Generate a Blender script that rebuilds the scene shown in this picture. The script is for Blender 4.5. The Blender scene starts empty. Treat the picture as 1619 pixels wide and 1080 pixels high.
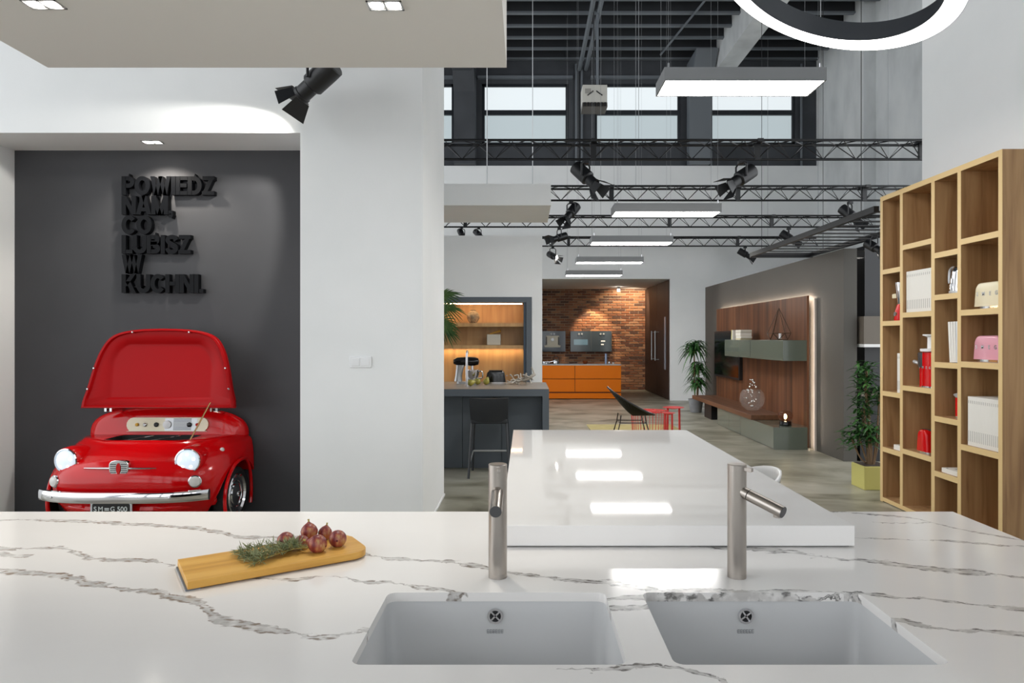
import bpy, bmesh, math, random
from mathutils import Vector, Matrix
random.seed(7)
scene = bpy.context.scene
COL = scene.collection

# ------------------------------------------------------------------ camera, world, exposure
CAM_H = 1.55
FOCAL = 1079.0                       # pixels on a 1619 px wide frame
AXU, AXV = 830.0, 535.0              # where the level lens axis meets the frame
cam_data = bpy.data.cameras.new('camera')
cam = bpy.data.objects.new('camera', cam_data)
COL.objects.link(cam)
cam.location = (0, 0, CAM_H)
cam.rotation_euler = (math.pi / 2, 0, 0)
cam_data.sensor_width = 36.0
cam_data.sensor_fit = 'HORIZONTAL'
cam_data.lens = 36.0 * FOCAL / 1619.0
cam_data.shift_x = -(AXU - 809.5) / 1619.0
cam_data.shift_y = -(540.0 - AXV) / 1619.0
cam_data.clip_start = 0.05
scene.camera = cam

world = bpy.data.worlds.new('world')
scene.world = world
world.use_nodes = True
bg = world.node_tree.nodes['Background']
bg.inputs[0].default_value = (0.94, 0.97, 1.0, 1)
bg.inputs[1].default_value = 1.6

scene.view_settings.view_transform = 'Standard'
scene.view_settings.look = 'None'
scene.view_settings.gamma = 1.0
scene.view_settings.use_curve_mapping = False
scene.view_settings.exposure = 0.62
try:
    scene.cycles.use_denoising = True
    scene.cycles.max_bounces = 8
    scene.cycles.diffuse_bounces = 5
    scene.cycles.sample_clamp_indirect = 6.0
    scene.cycles.caustics_reflective = False
    scene.cycles.caustics_refractive = False
except Exception:
    pass

PI = math.pi
def X(u, y): return (u - AXU) * y / FOCAL          # planning aids: photo measurement -> metres at a depth
def Z(v, y): return CAM_H - (v - AXV) * y / FOCAL

# ------------------------------------------------------------------ materials
def srgb(r, g, b):
    f = lambda c: (c / 255 / 12.92) if c / 255 <= 0.04045 else ((c / 255 + 0.055) / 1.055) ** 2.4
    return (f(r), f(g), f(b), 1)

MATS = {}
def mat(name, col, rough=0.5, metal=0.0, emit=None, strength=0.0, spec=None, coat=0.0, trans=0.0, ior=None, alpha=1.0):
    if name in MATS: return MATS[name]
    m = bpy.data.materials.new(name); m.use_nodes = True
    b = m.node_tree.nodes['Principled BSDF']
    b.inputs['Base Color'].default_value = col
    b.inputs['Roughness'].default_value = rough
    b.inputs['Metallic'].default_value = metal
    if spec is not None: b.inputs['Specular IOR Level'].default_value = spec
    b.inputs['Coat Weight'].default_value = coat
    b.inputs['Coat Roughness'].default_value = 0.04
    b.inputs['Transmission Weight'].default_value = trans
    if ior: b.inputs['IOR'].default_value = ior
    b.inputs['Alpha'].default_value = alpha
    if emit:
        b.inputs['Emission Color'].default_value = emit
        b.inputs['Emission Strength'].default_value = strength
    MATS[name] = m
    return m

def N(nt, kind, **kw):
    n = nt.nodes.new(kind)
    for k, v in kw.items(): setattr(n, k, v)
    return n

def noisy(name, stops, scale=(1, 1, 1), nscale=4.0, detail=6.0, rough=0.5, distort=0.0, bump=0.0, bscale=60.0, metal=0.0, coat=0.0, coords='Object', rr=None, spec=None):
    """principled material whose colour runs through stops [(pos, colour)] along a noise field"""
    if name in MATS: return MATS[name]
    m = mat(name, stops[0][1], rough, metal, coat=coat, spec=spec)
    nt = m.node_tree; b = nt.nodes['Principled BSDF']
    tc = N(nt, 'ShaderNodeTexCoord'); mp = N(nt, 'ShaderNodeMapping')
    mp.inputs['Scale'].default_value = scale
    nt.links.new(tc.outputs[coords], mp.inputs['Vector'])
    no = N(nt, 'ShaderNodeTexNoise')
    no.inputs['Scale'].default_value = nscale; no.inputs['Detail'].default_value = detail
    no.inputs['Distortion'].default_value = distort
    nt.links.new(mp.outputs[0], no.inputs['Vector'])
    cr = N(nt, 'ShaderNodeValToRGB')
    el = cr.color_ramp.elements
    while len(el) < len(stops): el.new(0.5)
    for e, (p, c) in zip(el, stops): e.position = p; e.color = c
    nt.links.new(no.outputs['Fac'], cr.inputs[0])
    nt.links.new(cr.outputs[0], b.inputs['Base Color'])
    if rr:
        mr = N(nt, 'ShaderNodeMapRange')
        mr.inputs[1].default_value = 0.3; mr.inputs[2].default_value = 0.7
        mr.inputs[3].default_value = rr[0]; mr.inputs[4].default_value = rr[1]
        nt.links.new(no.outputs['Fac'], mr.inputs[0]); nt.links.new(mr.outputs[0], b.inputs['Roughness'])
    if bump:
        n2 = N(nt, 'ShaderNodeTexNoise'); n2.inputs['Scale'].default_value = bscale; n2.inputs['Detail'].default_value = 4
        nt.links.new(mp.outputs[0], n2.inputs['Vector'])
        bp = N(nt, 'ShaderNodeBump'); bp.inputs['Strength'].default_value = bump; bp.inputs['Distance'].default_value = 0.02
        nt.links.new(n2.outputs['Fac'], bp.inputs['Height']); nt.links.new(bp.outputs[0], b.inputs['Normal'])
    return m

def wood(name, dark, mid, light, axis='Z', grain=18.0, length=1.2, rough=0.45, bump=0.05, coat=0.0):
    s = {'X': (length, grain, grain), 'Y': (grain, length, grain), 'Z': (grain, grain, length)}[axis]
    return noisy(name, [(0.25, dark), (0.48, mid), (0.72, light)], scale=s, nscale=1.0, detail=8, rough=rough, distort=0.6, bump=bump, bscale=6.0, coat=coat)

WHITE = noisy('white_paint', [(0.3, srgb(236, 238, 238)), (0.7, srgb(242, 243, 243))], nscale=1.5, rough=0.7, bump=0.03, bscale=90)
SOFFIT = mat('soffit_paint', srgb(232, 230, 226), 0.8)
NICHE_SIDE = mat('niche_paint', srgb(226, 222, 218), 0.75)
CHARCOAL = noisy('charcoal_paint', [(0.3, srgb(64, 64, 67)), (0.7, srgb(69, 69, 72))], nscale=2.0, rough=0.75)
GREYWALL = noisy('taupe_grey_paint', [(0.3, srgb(78, 75, 70)), (0.7, srgb(83, 80, 75))], nscale=1.2, rough=0.6)
DARKROOF = noisy('dark_roof_paint', [(0.3, srgb(58, 61, 66)), (0.7, srgb(70, 73, 78))], nscale=1.5, rough=0.7)
STEELGREY = mat('grey_painted_steel', srgb(108, 114, 120), 0.5)
DARKFRAME = mat('dark_window_frame', srgb(34, 38, 44), 0.4)
CONCRETE_WALL = noisy('pale_concrete', [(0.3, srgb(196, 199, 200)), (0.5, srgb(214, 217, 218)), (0.7, srgb(226, 228, 228))], scale=(1, 1, 0.5), nscale=1.6, rough=0.85, bump=0.08, bscale=20)
FLOORM = noisy('worn_concrete_floor', [(0.30, srgb(78, 75, 63)), (0.39, srgb(122, 119, 103)), (0.52, srgb(148, 145, 130)), (0.68, srgb(172, 170, 157))], scale=(1, 1.6, 1), nscale=1.1, detail=12, rough=0.35, distort=0.8, bump=0.03, bscale=25, rr=(0.45, 0.28))
BLACK = mat('black_metal', srgb(22, 23, 26), 0.4)
BLACKGLOSS = mat('black_gloss', srgb(12, 13, 16), 0.12)
CHROME = mat('chrome', srgb(225, 225, 228), 0.08, 1.0)
BRUSHED = mat('brushed_steel', srgb(176, 169, 162), 0.3, 1.0)
SILVER = mat('silver_painted', srgb(190, 192, 194), 0.35, 0.6)
ALU = mat('anodised_aluminium', srgb(138, 140, 142), 0.5, 0.1)
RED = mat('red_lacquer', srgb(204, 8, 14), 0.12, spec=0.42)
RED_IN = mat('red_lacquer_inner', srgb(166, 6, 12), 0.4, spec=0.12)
CREAM = mat('cream_enamel', srgb(233, 222, 190), 0.25, coat=0.5)
PINK = mat('pink_enamel', srgb(226, 160, 176), 0.25, coat=0.5)
WHITEPL = mat('white_plastic', srgb(240, 240, 240), 0.35)
PAPER = mat('white_paper_spine', srgb(232, 229, 222), 0.6)
SLABM = mat('white_composite_top', srgb(240, 238, 236), 0.035, spec=0.4)
CERAMIC = mat('white_ceramic', srgb(208, 209, 210), 0.2)
RUBBER = mat('black_rubber', srgb(18, 18, 19), 0.7)
OAK = wood('oak_veneer', srgb(136, 98, 63), srgb(172, 134, 92), srgb(190, 154, 110), 'Z', 14, 1.0)
OAKEDGE = mat('oak_edge_band', srgb(222, 192, 138), 0.5)
OAK_H = wood('oak_cabinet_panel', srgb(176, 134, 86), srgb(198, 156, 104), srgb(212, 172, 118), 'Z', 10, 0.8)
WALNUT = wood('walnut_veneer', srgb(56, 33, 20), srgb(96, 58, 35), srgb(128, 82, 51), 'Z', 9, 0.35)
WALNUT_Y = wood('walnut_bench', srgb(80, 51, 35), srgb(104, 69, 47), srgb(120, 81, 57), 'Y', 12, 0.6)
DARKWOOD = wood('dark_stained_wood', srgb(40, 26, 20), srgb(50, 34, 27), srgb(60, 42, 34), 'Z', 12, 0.5, rough=0.55)
BAMBOO = wood('bamboo_board', srgb(186, 132, 52), srgb(212, 160, 72), srgb(226, 178, 92), 'X', 30, 2.0)
SAGE = mat('sage_gloss_lacquer', srgb(106, 114, 103), 0.12, coat=0.6)
SLATE = mat('slate_laminate', srgb(90, 98, 106), 0.55)
SLATETOP = noisy('slate_worktop', [(0.3, srgb(120, 112, 104)), (0.7, srgb(134, 126, 116))], nscale=8, rough=0.45)
ORANGE = mat('orange_lacquer', srgb(226, 116, 2), 0.4, spec=0.25)
LEAF = noisy('leaf_green', [(0.3, srgb(34, 74, 34)), (0.55, srgb(58, 104, 48)), (0.75, srgb(96, 138, 74))], nscale=9, rough=0.45)
PALMLEAF = noisy('palm_leaf_green', [(0.3, srgb(44, 78, 40)), (0.7, srgb(92, 124, 66))], nscale=6, rough=0.5)
BARK = mat('plant_cane', srgb(128, 104, 78), 0.8)
GLASS = mat('clear_glass', (1, 1, 1, 1), 0.02, trans=1.0, ior=1.45)
AMBERGLASS = mat('amber_glass', srgb(150, 92, 40), 0.03, trans=1.0, ior=1.3)
LED = mat('led_diffuser', (1, 1, 1, 1), 0.5, emit=(1, 0.98, 0.95, 1), strength=20.0)
LEDRING = mat('ring_diffuser', (1, 1, 1, 1), 0.5, emit=(1, 0.98, 0.95, 1), strength=7.0)
LAMPGLOW = mat('lamp_lens_glow', (1, 1, 1, 1), 0.4, emit=(1, 0.94, 0.84, 1), strength=14.0)
WARMLED = mat('warm_led_strip', (1, 1, 1, 1), 0.4, emit=(1.0, 0.72, 0.42, 1), strength=14.0)
HALOLED = mat('halo_led_strip', (1, 1, 1, 1), 0.4, emit=(1.0, 0.83, 0.66, 1), strength=30.0)
FROST = mat('frosted_window_glass', srgb(120, 126, 130), 0.4, emit=(0.80, 0.93, 0.97, 1), strength=0.33)  # daylight through the panes is put in as glow
FROST_HI = mat('frosted_window_glass_sky', srgb(120, 126, 130), 0.4, emit=(0.90, 0.97, 1.0, 1), strength=0.55)  # same glass with a stronger glow for the brighter upper panes
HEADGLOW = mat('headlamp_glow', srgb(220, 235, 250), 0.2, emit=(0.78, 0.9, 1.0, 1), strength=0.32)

# ------------------------------------------------------------------ mesh building
class MB:
    def __init__(s): s.v = []; s.f = []; s.m = []
    def add(s, vs, fs, mi=0):
        o = len(s.v); s.v += [tuple(p) for p in vs]
        s.f += [tuple(o + i for i in f) for f in fs]; s.m += [mi] * len(fs)
        return s
    def box(s, x0, x1, y0, y1, z0, z1, mi=0, M=None):
        vs = [(x, y, z) for z in (z0, z1) for y in (y0, y1) for x in (x0, x1)]
        if M: vs = [tuple(M @ Vector(p)) for p in vs]
        return s.add(vs, [(0, 2, 3, 1), (4, 5, 7, 6), (0, 1, 5, 4), (2, 6, 7, 3), (0, 4, 6, 2), (1, 3, 7, 5)], mi)
    def loft(s, rings, cap0=True, cap1=True, closed=True, mi=0):
        n = len(rings[0]); vs = [p for r in rings for p in r]; fs = []
        for i in range(len(rings) - 1):
            for j in range(n if closed else n - 1):
                k = (j + 1) % n
                fs.append((i * n + j, i * n + k, (i + 1) * n + k, (i + 1) * n + j))
        if cap0: fs.append(tuple(reversed(range(n))))
        if cap1: fs.append(tuple((len(rings) - 1) * n + j for j in range(n)))
        return s.add(vs, fs, mi)
    def tube(s, path, r, n=8, closed=False, cap=True, mi=0):
        path = [Vector(p) for p in path]; L = len(path); rings = []
        rs = r if isinstance(r, (list, tuple)) else [r] * L
        ref = None
        for i, p in enumerate(path):
            if closed: t = path[(i + 1) % L] - path[i - 1]
            else: t = path[min(i + 1, L - 1)] - path[max(i - 1, 0)]
            t.normalize()
            if ref is None:
                a = Vector((0, 0, 1)) if abs(t.z) < 0.9 else Vector((1, 0, 0))
                ref = t.cross(a).normalized()
            ref = (ref - t * ref.dot(t)).normalized()
            b = t.cross(ref)
            rings.append([tuple(p + (ref * math.cos(2 * PI * k / n) + b * math.sin(2 * PI * k / n)) * rs[i]) for k in range(n)])
        if closed: rings.append(rings[0]); return s.loft(rings, False, False, mi=mi)
        return s.loft(rings, cap, cap, mi=mi)
    def lathe(s, prof, n=24, M=None, mi=0, cap=True):
        """prof: [(radius, height)] about local z"""
        rings = []
        for r, h in prof:
            ring = [Vector((max(r, 1e-4) * math.cos(2 * PI * k / n), max(r, 1e-4) * math.sin(2 * PI * k / n), h)) for k in range(n)]
            if M: ring = [M @ p for p in ring]
            rings.append([tuple(p) for p in ring])
        return s.loft(rings, cap, cap, mi=mi)
    def prism(s, poly, fn, d0, d1, mi=0):
        """2-D outline poly mapped by fn(a, b, d) and thickened d0..d1"""
        return s.loft([[fn(a, b, d0) for a, b in poly], [fn(a, b, d1) for a, b in poly]], mi=mi)
    def ribbon(s, pts, t, fn, d0, d1, closed=False):
        """flat stroke of width t along 2-D pts"""
        P = [Vector(p) for p in pts]; L = len(P); A = []; B = []
        for i in range(L):
            if closed: a, b = P[i - 1], P[(i + 1) % L]
            else: a, b = P[max(i - 1, 0)], P[min(i + 1, L - 1)]
            d1_ = (P[i] - a) if (closed or i > 0) else (b - P[i])
            d2_ = (b - P[i]) if (closed or i < L - 1) else (P[i] - a)
            d1_ = d1_.normalized(); d2_ = d2_.normalized()
            tt = (d1_ + d2_).normalized(); nn = Vector((-tt.y, tt.x))
            k = max(0.45, tt.dot(d1_))
            A.append(P[i] + nn * t / 2 / k); B.append(P[i] - nn * t / 2 / k)
        ring = [[fn(a.x, a.y, d0), fn(b.x, b.y, d0), fn(b.x, b.y, d1), fn(a.x, a.y, d1)] for a, b in zip(A, B)]
        if closed: ring.append(ring[0]); return s.loft(ring, False, False)
        return s.loft(ring)
    def sphere(s, c, r, nu=16, nv=10, sq=(1, 1, 1), mi=0):
        prof = [(math.sin(PI * i / nv), -math.cos(PI * i / nv)) for i in range(nv + 1)]
        M = Matrix.Translation(c) @ Matrix.Diagonal((r * sq[0], r * sq[1], r * sq[2], 1))
        return s.lathe(prof, nu, M, mi)
    def build(s, name, material, parent=None, origin=None, bevel=0.0, seg=2, smooth=True, angle=35, local=False):
        """one mesh object; vertices are world coordinates unless local"""
        if parent is not None and not local:
            root = parent
            while root.parent: root = root.parent
            o = Vector(root.location)
        else: o = Vector(origin) if origin is not None else Vector((0, 0, 0))
        me = bpy.data.meshes.new(name)
        me.from_pydata([tuple(Vector(p) - o) for p in s.v], [], s.f)
        bm = bmesh.new(); bm.from_mesh(me)
        bmesh.ops.recalc_face_normals(bm, faces=bm.faces); bm.to_mesh(me); bm.free()
        for m_ in (material if isinstance(material, (list, tuple)) else [material]): me.materials.append(m_)
        if any(s.m): me.polygons.foreach_set('material_index', s.m)
        if smooth:
            me.polygons.foreach_set('use_smooth', [True] * len(me.polygons))
            me.set_sharp_from_angle(angle=math.radians(angle))
        me.update()
        ob = bpy.data.objects.new(name, me); COL.objects.link(ob)
        if parent is not None: ob.parent = parent
        elif origin is not None: ob.location = o
        if bevel:
            b = ob.modifiers.new('edge', 'BEVEL'); b.width = bevel; b.segments = seg; b.limit_method = 'ANGLE'; b.angle_limit = math.radians(40)
        return ob

def tag(o, label, cat, group=None):
    o['label'] = label; o['category'] = cat
    if group: o['group'] = group
    return o
def thing(name, label, cat, loc=(0, 0, 0), rotz=0.0, group=None):
    o = bpy.data.objects.new(name, None); COL.objects.link(o)
    o.empty_display_size = 0.05
    o.location = loc; o.rotation_euler = (0, 0, rotz)
    return tag(o, label, cat, group)
def struct(o, label=None, cat=None):
    o['kind'] = 'structure'
    if label: o['label'] = label
    if cat: o['category'] = cat
    return o
def stuff(o): o['kind'] = 'stuff'; return o
def dup(root, loc, rotz=None, label=None):
    r = root.copy(); COL.objects.link(r); r.location = loc
    if rotz is not None: r.rotation_euler = (0, 0, rotz)
    if label: r['label'] = label
    for ch in list(root.children):
        c = ch.copy(); COL.objects.link(c); c.parent = r
        for g in list(ch.children):
            d = g.copy(); COL.objects.link(d); d.parent = c
    return r
def cut(ob, cutter_mb):
    """subtract a solid from a mesh and bake the result; the cutter is discarded"""
    c = cutter_mb.build('cutter', BLACK, origin=tuple(ob.matrix_basis.translation) if not ob.parent else None)
    if ob.parent:
        root = ob.parent
        while root.parent: root = root.parent
        c.location = tuple(-Vector(root.location))
    o_par = ob.parent; ob.parent = None
    md = ob.modifiers.new('b', 'BOOLEAN'); md.operation = 'DIFFERENCE'; md.solver = 'EXACT'; md.object = c
    bpy.context.view_layer.update()
    dg = bpy.context.evaluated_depsgraph_get()
    me = bpy.data.meshes.new_from_object(ob.evaluated_get(dg))
    ob.modifiers.remove(md); old = ob.data; ob.data = me; bpy.data.meshes.remove(old)
    ob.parent = o_par
    cm = c.data; bpy.data.objects.remove(c); bpy.data.meshes.remove(cm)
    return ob
def light_spot(name, loc, target, energy, size=60, blend=0.4, col=(1, 0.95, 0.88), r=0.03, parent=None):
    d = bpy.data.lights.new(name, 'SPOT'); d.energy = energy; d.spot_size = math.radians(size); d.spot_blend = blend
    d.color = col; d.shadow_soft_size = r
    o = bpy.data.objects.new(name, d); COL.objects.link(o)
    q = (Vector(target) - Vector(loc)).to_track_quat('-Z', 'Y')
    o.rotation_euler = q.to_euler()
    if parent is not None: o.parent = parent; o.location = Vector(loc) - Vector(parent.location)
    else: o.location = loc
    return o
def light_point(name, loc, energy, col, r, parent):
    d = bpy.data.lights.new(name, 'POINT'); d.energy = energy; d.color = col; d.shadow_soft_size = r
    o = bpy.data.objects.new(name, d); COL.objects.link(o); o.parent = parent
    o.location = Vector(loc) - Vector(parent.location)
    return o
def catmull(pts, k=6, closed=False):
    P = [Vector(p) for p in pts]; n = len(P); out = []
    for i in range(n if closed else n - 1):
        p1, p2 = P[i], P[(i + 1) % n]
        p0 = P[i - 1] if (closed or i > 0) else p1 * 2 - p2
        p3 = P[(i + 2) % n] if (closed or i + 2 < n) else p2 * 2 - p1
        for j in range(k):
            t = j / k
            out.append(0.5 * ((2 * p1) + (p2 - p0) * t + (2 * p0 - 5 * p1 + 4 * p2 - p3) * t * t + (3 * p1 - p0 - 3 * p2 + p3) * t ** 3))
    if not closed: out.append(P[-1])
    return [tuple(p) for p in out]
def rrect(x0, x1, y0, y1, r, k=4):
    out = []
    for cx, cy, a0 in ((x1 - r, y1 - r, 0), (x0 + r, y1 - r, 90), (x0 + r, y0 + r, 180), (x1 - r, y0 + r, 270)):
        for i in range(k + 1):
            a = math.radians(a0 + 90 * i / k); out.append((cx + r * math.cos(a), cy + r * math.sin(a)))
    return out
def text_obj(body, size, extrude, material, parent, M, spacing=1.0):
    """flat lettering turned into a mesh part; M places it in the frame of its root"""
    cu = bpy.data.curves.new('lettering', 'FONT'); cu.body = body; cu.size = size; cu.extrude = extrude
    cu.align_x = 'CENTER'; cu.align_y = 'CENTER'; cu.space_character = spacing; cu.offset = size * 0.012
    t = bpy.data.objects.new('tmp', cu); COL.objects.link(t)
    bpy.context.view_layer.update()
    me = bpy.data.meshes.new_from_object(t.evaluated_get(bpy.context.evaluated_depsgraph_get()))
    bpy.data.objects.remove(t); bpy.data.curves.remove(cu)
    me.transform(M); me.materials.clear(); me.materials.append(material)
    o = bpy.data.objects.new('lettering', me); COL.objects.link(o); o.parent = parent
    return o

# ================================================================== SETTING
o = MB().box(-9.5, 9.5, -6, 24, -0.2, 0).build('floor', FLOORM, smooth=False); struct(o, 'worn grey concrete floor of the showroom', 'floor')

# roof deck with purlins, rafters and conduits
ROOF_Z = 8.9
roof = MB().box(-9.5, 9.5, -6, 24, ROOF_Z, ROOF_Z + 0.2).build('ceiling', DARKROOF, smooth=False)
struct(roof, 'dark grey roof deck high above the hall', 'ceiling')
y = 17.0
first = None
while y > 4.0:
    if first is None:
        first = MB().box(-9, 9, -0.02, 0.02, 8.53, 8.9, mi=1).box(-9, 9, -0.05, 0.05, 8.49, 8.53).build('purlin', [STEELGREY, mat('purlin_web', srgb(44, 46, 50), .8)], roof, smooth=False, local=True)
        p = first
    else:
        p = first.copy(); COL.objects.link(p); p.parent = roof
    p.location = (0, y, 0); y -= 0.6
for x0 in (-1.75, 4.6):
    MB().box(x0, x0 + 0.45, 3, 17.05, 8.0, 8.88).build('rafter', DARKROOF if x0 < 0 else CONCRETE_WALL, roof, smooth=False)
for dx in (0, 0.16):
    MB().tube([(1.36 + dx, 17.0, 8.25), (1.36 + dx, 6, 8.25)], 0.05, 10).build('conduit', STEELGREY, roof)
MB().box(-1.0, -0.95, 12, 17, 8.36, 8.5).build('tie_strap', STEELGREY, roof, smooth=False)
MB().tube([(3.3, 16.6, 8.45), (3.75, 13.4, 8.45)], 0.025, 6).build('tie_strap', STEELGREY, roof)

# rear clerestory wall (dark) and the white band wall below it
WY = 17.1
wl = MB()
wins = [(-3.92, -1.77), (-1.08, 1.09), (1.74, 3.9), (4.63, 6.77)]
ZB, ZT = 6.4, 7.93
wl.box(-9.5, 7.6, WY, WY + 0.3, 5.6, ZB)
wl.box(-9.5, 7.6, WY, WY + 0.3, ZT, 8.9)
edges = [-9.5] + [e for w in wins for e in w] + [7.6]
for i in range(0, len(edges), 2): wl.box(edges[i] - (0 if i == 0 else -0.0), edges[i + 1], WY, WY + 0.3, ZB, ZT)
wr = wl.build('wall_rear', DARKROOF, smooth=False); struct(wr, 'dark grey clerestory wall with frosted windows under the roof', 'wall')
for i, (a, b) in enumerate(wins):
    wn = bpy.data.objects.new('window_%d' % (i + 1), None); COL.objects.link(wn); wn.location = (a, WY, ZB)
    struct(wn, ['frosted clerestory window half hidden by the white pillar', 'frosted clerestory window left of the hanging heater', 'frosted clerestory window right of the hanging heater', 'frosted clerestory window beside the concrete wall'][i], 'window')
    fr = MB()
    fr.box(a, a + 0.07, WY + 0.02, WY + 0.14, ZB, ZT).box(b - 0.07, b, WY + 0.02, WY + 0.14, ZB, ZT)
    fr.box(a, b, WY + 0.02, WY + 0.14, ZB, ZB + 0.07).box(a, b, WY + 0.02, WY + 0.14, ZT - 0.07, ZT)
    fr.box(a + .06, b - .06, WY + 0.0, WY + 0.14, 7.15, 7.27)
    fr.build('window_frame', DARKFRAME, wn, smooth=False)
    for z0, z1 in ((ZB + 0.07, 7.15), (7.27, ZT - 0.07)):
        MB().box(a + 0.07, b - 0.07, WY + 0.07, WY + 0.09, z0, z1).build('pane', FROST if z0 < 7 else FROST_HI, wn, smooth=False)
    MB().box(a - .1, b + .1, WY - 0.12, WY - 0.005, ZT + .1, ZT + 0.16).build('window_head', STEELGREY, wn, smooth=False)
for x0 in (-1.75, 4.05):
    pr = [(WY - 0.01, 5.86), (WY - 0.01, 8.4), (WY - 1.0, 8.4), (WY - 0.35, 7.6), (WY - 0.28, 5.86)]
    MB().prism(pr, lambda a, b, d: (d, a, b), x0, x0 + 0.52).build('column', DARKROOF if x0 < 0 else STEELGREY, wr, smooth=False)
for x0 in (-1.25, 1.28, 1.42, 4.35 + .3, 6.9):
    MB().tube([(x0, WY - 0.06, 5.86), (x0, WY - 0.06, 8.4)], 0.03, 8).build('riser_pipe', STEELGREY, wr)

BAND = MB().box(-9.5, 7.3, 17.0, 17.09, 3.03, 5.85).box(3.62, 7.3, 17.0, 17.09, 0, 3.03).box(-9.5, -2.6, 17.0, 17.09, 0, 3.03)
o = BAND.build('wall_band', WHITE, smooth=False); struct(o, 'tall plain white wall above the brick kitchen recess', 'wall')
o = MB().box(-2.6, 7.3, 17.09, 21.0, 3.03, 3.13).build('ceiling_recess', SOFFIT, smooth=False); struct(o, 'low white ceiling over the brick kitchen recess', 'ceiling')
o = MB().box(7.3, 7.6, 11.5, 17.1, 0, 8.9).box(7.05, 7.32, 14.2, 15.1, 0, 8.9).build('wall_right', CONCRETE_WALL, smooth=False); struct(o, 'pale concrete hall wall with a pilaster', 'wall')
o = MB().box(-2.7, -2.6, 17.09, 20.9, 0, 3.03).build('wall_recess', WHITE, smooth=False); struct(o, 'white side wall of the kitchen recess', 'wall')

# brick wall
BY = 20.6
brick_cols = [srgb(134, 84, 58), srgb(148, 94, 64), srgb(112, 70, 52), srgb(162, 110, 76), srgb(94, 64, 52), srgb(172, 124, 92)]
BM = [noisy('brick_%s' % n, [(0.3, (c[0] * .8, c[1] * .8, c[2] * .8, 1)), (0.7, c)], nscale=9, rough=0.85, bump=0.2, bscale=25) for n, c in zip(('rust', 'red', 'maroon', 'clay', 'brown', 'pale'), brick_cols)]
MORTAR = noisy('mortar', [(0.3, srgb(176, 156, 132)), (0.7, srgb(198, 180, 156))], nscale=10, rough=0.95)
bw = MB().box(-2.6, 3.75, BY + 0.02, BY + 0.3, 0, 3.03).build('wall_brick', MORTAR, smooth=False); struct(bw, 'exposed red brick wall behind the orange kitchen', 'wall')
bmesh_cache = {}
rb = random.Random(3)
cand = []
row = 0; z = 0.01
while z < 3.0:
    x = -2.6 + (0.0 if row % 2 == 0 else -0.13)
    while x < 3.72:
        w = 0.25
        x0 = max(x, -2.6); x1 = min(x + w, 3.72)
        if x1 - x0 > 0.04: cand.append((x0, x1, z))
        x += 0.262
    z += 0.0765; row += 1
def vis(c):
    xm = (c[0] + c[1]) / 2; zm = c[2] + .03
    if xm < 0.5: return 9 - xm
    if zm < 0.78 and xm < 2.9: return 6
    if 1.1 < zm < 1.8 and xm < 2.6: return 5
    return rb.random()
cand.sort(key=vis)
for x0, x1, z in cand[:298]:
    key = (round(x1 - x0, 3), rb.randrange(6))
    if key not in bmesh_cache:
        w = key[0]
        ob = MB().box(0.003, w - 0.003, -0.014, 0.03, 0.002, 0.061).build('brick', BM[key[1]], bw, smooth=False, local=True)
        bmesh_cache[key] = ob.data
    else:
        ob = bpy.data.objects.new('brick', bmesh_cache[key]); COL.objects.link(ob); ob.parent = bw
    ob.location = (x0, BY + rb.uniform(-0.006, 0.006), z)
rest = MB()
for x0, x1, z in cand[298:]:
    dy = rb.uniform(-0.006, 0.006)
    rest.box(x0 + 0.003, x1 - 0.003, BY - 0.014 + dy, BY + 0.03, z + 0.002, z + 0.061, mi=rb.randrange(6))
stuff(rest.build('brick_courses', BM, bw, smooth=False))

# dark double door along the recess side
dw = bpy.data.objects.new('door_1', None); COL.objects.link(dw); dw.location = (3.6, 17.1, 0)
struct(dw, 'tall dark wood double door with long steel bar handles', 'door')
for y0, y1 in ((17.1, 18.6), (18.615, 20.45)):
    lf = MB().box(3.6, 3.66, y0, y1, 0.01, 3.02).build('door_leaf', DARKWOOD, dw, smooth=False)
for yy in (18.35, 18.85):
    h = MB().tube([(3.5, yy, 0.95), (3.5, yy, 1.75)], 0.018, 8)
    for zz in (0.98, 1.72): h.tube([(3.5, yy, zz), (3.61, yy, zz)], 0.012, 8)
    h.build('door_handle', SILVER, dw)
MB().box(3.592, 3.602, 17.45, 17.62, 0.75, 2.1).build('glass_slot', mat('door_glass', srgb(150, 165, 180), 0.1), dw, smooth=False)
o = MB().box(3.66, 3.72, 17.09, 20.6, 0, 3.03).build('wall_door', WHITE, smooth=False); struct(o, 'wall behind the dark double door', 'wall')

# white niche wall and pillar on the left
PF, PB = 5.33, 6.74          # pillar front / back
NX0, NX1, NZ, NB = -4.36, -1.755, 3.155, 5.83
pw = MB()
pw.box(NX1, -0.80, PF, PB, 0, 4.7)
pw.box(-9.4, NX0, PF, PB, 0, 4.7)
pw.box(NX0, NX1, PF, PB, NZ, 4.7)
o = pw.build('wall_niche', WHITE, smooth=False); struct(o, 'smooth white wall and pillar around the dark niche', 'wall')
o = MB().box(NX0 - .02, NX1 + .02, NB, NB + 0.1, 0, NZ).build('wall_charcoal', CHARCOAL, smooth=False); struct(o, 'charcoal grey back wall of the niche', 'wall')
o = MB().box(NX1, -0.80, PF - 0.012, PF - 0.001, 0, 0.1).box(-0.799, -0.79, PF - .012, PB, 0, 0.02).build('baseboard_niche', WHITEPL, smooth=False); struct(o, 'low white skirting on the white pillar', 'baseboard')

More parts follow.
